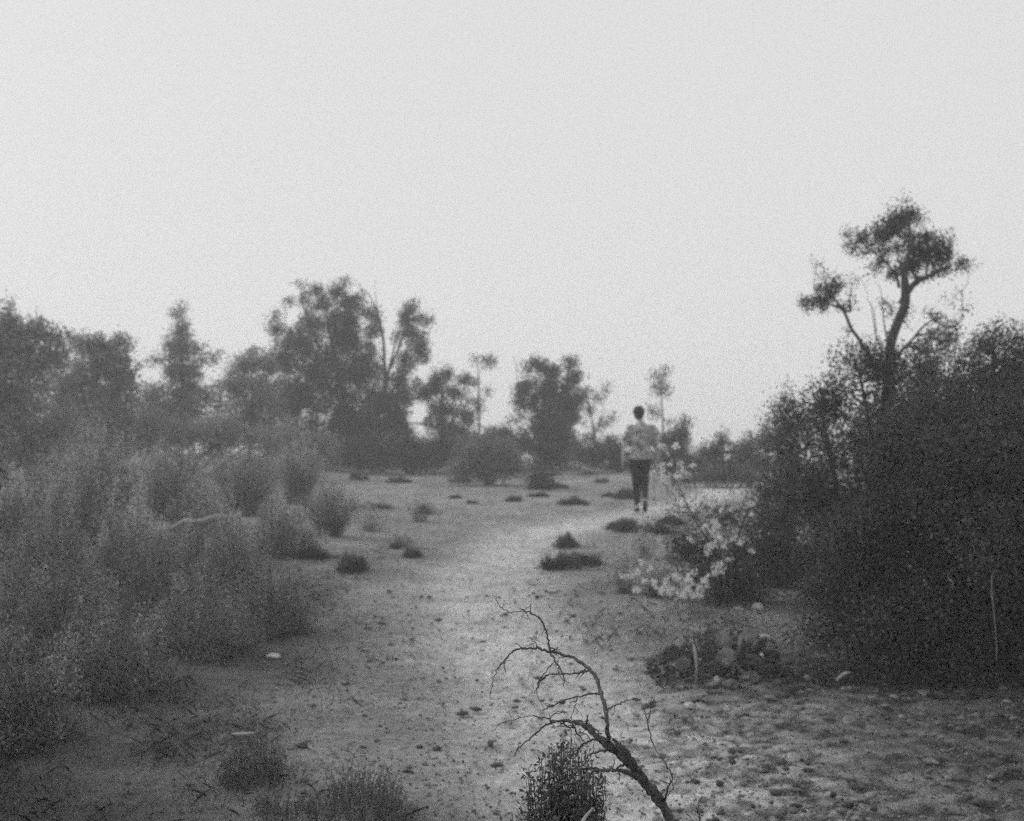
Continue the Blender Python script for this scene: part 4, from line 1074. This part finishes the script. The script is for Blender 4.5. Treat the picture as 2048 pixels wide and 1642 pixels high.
# ------------------------------------------------------------------ the walker
def ring_loft(rows, n=16):
    """rows: (x, y, z, rx, ry) horizontal-ish rings joined and capped"""
    rows = spline(rows, 4)
    th = np.arange(n) * 2 * math.pi / n
    V = np.concatenate([np.stack([r[0] + r[3] * np.cos(th), r[1] + r[4] * np.sin(th), np.full(n, r[2])], 1) for r in rows])
    m = len(rows); idx = np.arange(m * n).reshape(m, n)
    Q = np.stack([idx[:-1], np.roll(idx, -1, 1)[:-1], np.roll(idx, -1, 1)[1:], idx[1:]], -1).reshape(-1, 4)
    V = np.vstack([V, V[:n].mean(0), V[-n:].mean(0)])
    c0, c1 = m * n, m * n + 1
    T = [[idx[0, (i + 1) % n], idx[0, i], c0] for i in range(n)] + [[idx[-1, i], idx[-1, (i + 1) % n], c1] for i in range(n)]
    return V, Q, np.array(T)
def limb_loft(rows, n=12):
    """rows (x, y, z, r) -> capped tube with rounded ends"""
    w = spline(rows, 4)
    V, Q = tubes(w[None, :, :3], w[None, :, 3], n)
    m = len(w)
    t0 = w[0, :3] - w[1, :3]; t0 /= np.linalg.norm(t0); t1 = w[-1, :3] - w[-2, :3]; t1 /= np.linalg.norm(t1)
    V = np.vstack([V, w[0, :3] + t0 * w[0, 3] * .6, w[-1, :3] + t1 * w[-1, 3] * .6])
    T = [[(i + 1) % n, i, m * n] for i in range(n)] + [[(m - 1) * n + i, (m - 1) * n + (i + 1) % n, m * n + 1] for i in range(n)]
    return V, Q, np.array(T)
def merged(name, pieces, mat, parent, voxel, smooth_it=4):
    mb = MB()
    for V, Q, T in pieces:
        n0 = mb.n
        mb.add(V, Q); mb.Q.append(T + n0)
    o = mb.build(name, mat, parent, smooth=True)
    import bmesh
    bm = bmesh.new(); bm.from_mesh(o.data); bmesh.ops.recalc_face_normals(bm, faces=bm.faces); bm.to_mesh(o.data); bm.free()
    r = o.modifiers.new('remesh', 'REMESH'); r.mode = 'VOXEL'; r.voxel_size = voxel; r.use_smooth_shade = True
    s = o.modifiers.new('smooth', 'SMOOTH'); s.iterations = smooth_it; s.factor = .5
    dg = bpy.context.evaluated_depsgraph_get()
    me = bpy.data.meshes.new_from_object(o.evaluated_get(dg))
    o.modifiers.clear(); old = o.data; o.data = me; bpy.data.meshes.remove(old); me.name = name
    if not me.materials: me.materials.append(mat)
    return o
def ball(c, r, n=14):
    rows = [(c[0], c[1], c[2] + r[2] * math.sin(a), max(.002, r[0] * math.cos(a)), max(.002, r[1] * math.cos(a))) for a in np.linspace(-1.5, 1.5, 7)]
    return ring_loft(rows, n)

M_SKIN = solid_mat('skin', .36, .46, 20, .05, .6)
M_SHIRT = solid_mat('shirt_cloth', .10, .46, 11, .2, .9)
M_TROUSER = solid_mat('trouser_cloth', .012, .022, 20, .2, .9)
M_HAIR = solid_mat('hair', .015, .035, 80, .8, .7)
M_SHOE = solid_mat('shoe', .02, .05, 20, .3, .6)
pg = ground_at(1284, 1026)
SC = (1026 - 815) * pxm(pg[1]) / 1.745
man = thing('person', 'person walking away up the path in a light mottled T-shirt and dark trousers', 'person', pg)
man.scale = (SC, SC, SC)
man.rotation_euler = (0, 0, math.radians(-6))
# x right, y forward (away), z up; origin between the feet
hipL, hipR = (-.115, 0, .90), (.065, 0, .90)
kneeL, ankL = (-.085, .12, .49), (-.075, .10, .09)
kneeR, ankR = (.045, .08, .50), (.045, -.24, .21)
def hand(wrist, d, side, fwd):
    """palm, four curled fingers and a thumb that leaves the side of the palm"""
    wrist = np.array(wrist); d = np.array(d, float); d /= np.linalg.norm(d)
    fw = np.array(fwd, float); fw -= d * (fw @ d); fw /= np.linalg.norm(fw)
    nrm = np.cross(d, fw) * side           # away from the thigh
    out = []
    palm = [wrist, wrist + d * .03, wrist + d * .06, wrist + d * .085]
    for k in (-1.2, -.4, .4, 1.2):
        out.append(limb_loft([[*(p + fw * k * (.010 + .006 * i / 3)), .014] for i, p in enumerate(palm)], 8))
    for k, L in ((1.5, .072), (.5, .082), (-.5, .076), (-1.5, .060)):
        b = wrist + d * .088 + fw * k * .016
        p1 = b + d * L * .42; p2 = p1 + d * L * .28 - nrm * L * .14; p3 = p2 + d * L * .16 - nrm * L * .26
        out.append(limb_loft([[*b, .0085], [*p1, .0082], [*p2, .0075], [*p3, .006]], 8))
    b = wrist + d * .028 + fw * .020
    out.append(limb_loft([[*b, .011], [*(b + fw * .022 + d * .018), .0105], [*(b + fw * .032 + d * .045), .009], [*(b + fw * .030 + d * .068 - nrm * .006), .0075]], 8))
    return out
shL, shR = (-.188, 0, 1.385), (.188, 0, 1.385)
elL, wrL = (-.285, -.02, 1.13), (-.305, .05, .875)
elR, wrR = (.265, -.03, 1.13), (.27, .10, .90)
hx, hy = -.045, .02
body = [
    ring_loft([(0, 0, .86, .15, .10), (0, 0, .95, .165, .115), (0, 0, 1.06, .145, .10), (0, 0, 1.2, .16, .11), (0, 0, 1.31, .175, .115), (0, 0, 1.39, .155, .10), (-.01, 0, 1.455, .08, .07), (-.02, .0, 1.52, .056, .056), (hx * .8, .01, 1.56, .052, .056), (hx, .015, 1.60, .055, .06)], 20),
    ball((hx, hy, 1.645), (.080, .096, .110), 18),
    ball((hx, hy + .045, 1.585), (.048, .05, .045), 14),                       # jaw and chin
    limb_loft([[hx, hy + .085, 1.665, .008], [hx, hy + .105, 1.632, .013], [hx, hy + .09, 1.618, .012]], 8),   # nose
    ball((hx, hy + .088, 1.592), (.024, .010, .008), 8),                       # mouth
    ball((hx - .030, hy + .078, 1.652), (.015, .012, .009), 8), ball((hx + .030, hy + .078, 1.652), (.015, .012, .009), 8),
    ball((hx - .078, hy - .005, 1.64), (.010, .020, .032), 8), ball((hx + .078, hy - .005, 1.64), (.010, .020, .032), 8),   # ears
]
for sh, el, wr, s in ((shL, elL, wrL, -1), (shR, elR, wrR, 1)):
    body.append(limb_loft([[sh[0] * .7, 0, 1.39, .058], [*sh, .058], [(sh[0] + el[0]) / 2, -.01, 1.27, .048], [*el, .038], [(el[0] + wr[0]) / 2, (el[1] + wr[1]) / 2 + .005, (el[2] + wr[2]) / 2, .036], [*wr, .024]]))
    d = np.array(wr) - np.array(el)
    body += hand(wr, d, s, (0, 1, 0))
for hp, kn, an in ((hipL, kneeL, ankL), (hipR, kneeR, ankR)):
    body.append(limb_loft([[hp[0], hp[1], hp[2] - .02, .085], [*(np.array(hp) * .6 + np.array(kn) * .4), .072], [*kn, .052], [*(np.array(kn) * .6 + np.array(an) * .4 + [0, -.015, 0]), .05], [*an, .032]]))
body.append(limb_loft([[ankL[0], .05, .05, .032], [ankL[0] - .005, .13, .04, .034], [ankL[0] - .01, .21, .03, .03]]))
body.append(limb_loft([[ankR[0], -.28, .18, .03], [ankR[0], -.22, .11, .033], [ankR[0], -.15, .05, .03]]))
merged('body', body, M_SKIN, man, .008, 3)
shirt = [ring_loft([(-.015, 0, .885, .185, .135), (-.01, 0, .95, .188, .14), (0, 0, 1.06, .178, .13), (0, 0, 1.2, .19, .135), (0, 0, 1.31, .198, .132), (0, 0, 1.385, .178, .118), (-.005, 0, 1.435, .125, .092), (-.012, 0, 1.485, .072, .072)], 24)]
for sh, el, s in ((shL, elL, -1), (shR, elR, 1)):
    e = np.array(sh) * .22 + np.array(el) * .78
    shirt.append(limb_loft([[sh[0] * .55, 0, 1.385, .072], [*sh, .070], [(sh[0] + e[0]) / 2 + s * .008, 0, (sh[2] + e[2]) / 2, .074], [e[0] + s * .01, e[1], e[2], .074]]))
o_shirt = merged('t_shirt', shirt, M_SHIRT, man, .010, 4)
tr = [ring_loft([(-.02, 0, .80, .14, .115), (-.02, 0, .88, .165, .125), (-.015, 0, .95, .158, .12), (-.01, 0, .98, .15, .112)], 20)]
for hp, kn, an in ((hipL, kneeL, ankL), (hipR, kneeR, ankR)):
    hp = np.array(hp); kn = np.array(kn); an = np.array(an)
    tr.append(limb_loft([[*(hp - [0, 0, .0]), .098], [*(hp * .6 + kn * .4), .088], [*kn, .073], [*(kn * .55 + an * .45 + [0, -.012, 0]), .062], [*(kn * .08 + an * .92), .047]]))
merged('trousers', tr, M_TROUSER, man, .010, 4)
merged('hair', [ball((hx, hy - .016, 1.672), (.100, .106, .104), 18), ball((hx, hy - .045, 1.60), (.078, .062, .062), 14), ball((hx, hy + .03, 1.73), (.08, .08, .045), 14)], M_HAIR, man, .009, 3)
for nm, an, pts in (('shoe', ankL, [[ankL[0], .03, .05, .044], [ankL[0] - .003, .10, .05, .043], [ankL[0] - .008, .17, .04, .043], [ankL[0] - .015, .24, .034, .034]]),
                    ('shoe', ankR, [[ankR[0], -.305, .195, .042], [ankR[0], -.26, .14, .043], [ankR[0], -.20, .085, .043], [ankR[0] + .005, -.14, .044, .036]])):
    merged(nm, [limb_loft(pts)], M_SHOE, man, .008, 2)

# ------------------------------------------------------------------ haze
def haze():
    m, n, out = mat_new('haze')
    v = n.nodes.new('ShaderNodeVolumePrincipled')
    v.inputs['Color'].default_value = (.995, .995, .995, 1)
    v.inputs['Density'].default_value = HAZE
    v.inputs['Anisotropy'].default_value = 0.2
    n.links.new(v.outputs[0], out.inputs['Volume'])
    x0, x1, y0, y1, z0, z1 = -1510., 1510., -70., 1610., float(Z.min()) - 1.0, 9.5
    Vh = [(x, y, z) for z in (z0, z1) for y in (y0, y1) for x in (x0, x1)]
    Fh = [[0, 2, 3, 1], [4, 5, 7, 6], [0, 1, 5, 4], [2, 6, 7, 3], [0, 4, 6, 2], [1, 3, 7, 5]]
    o = mesh_obj('haze', Vh, np.array(Fh), m)
    tag(o, 'pale even haze filling the air over the slope', 'haze', kind='stuff')
HAZE = 0.0050
haze()
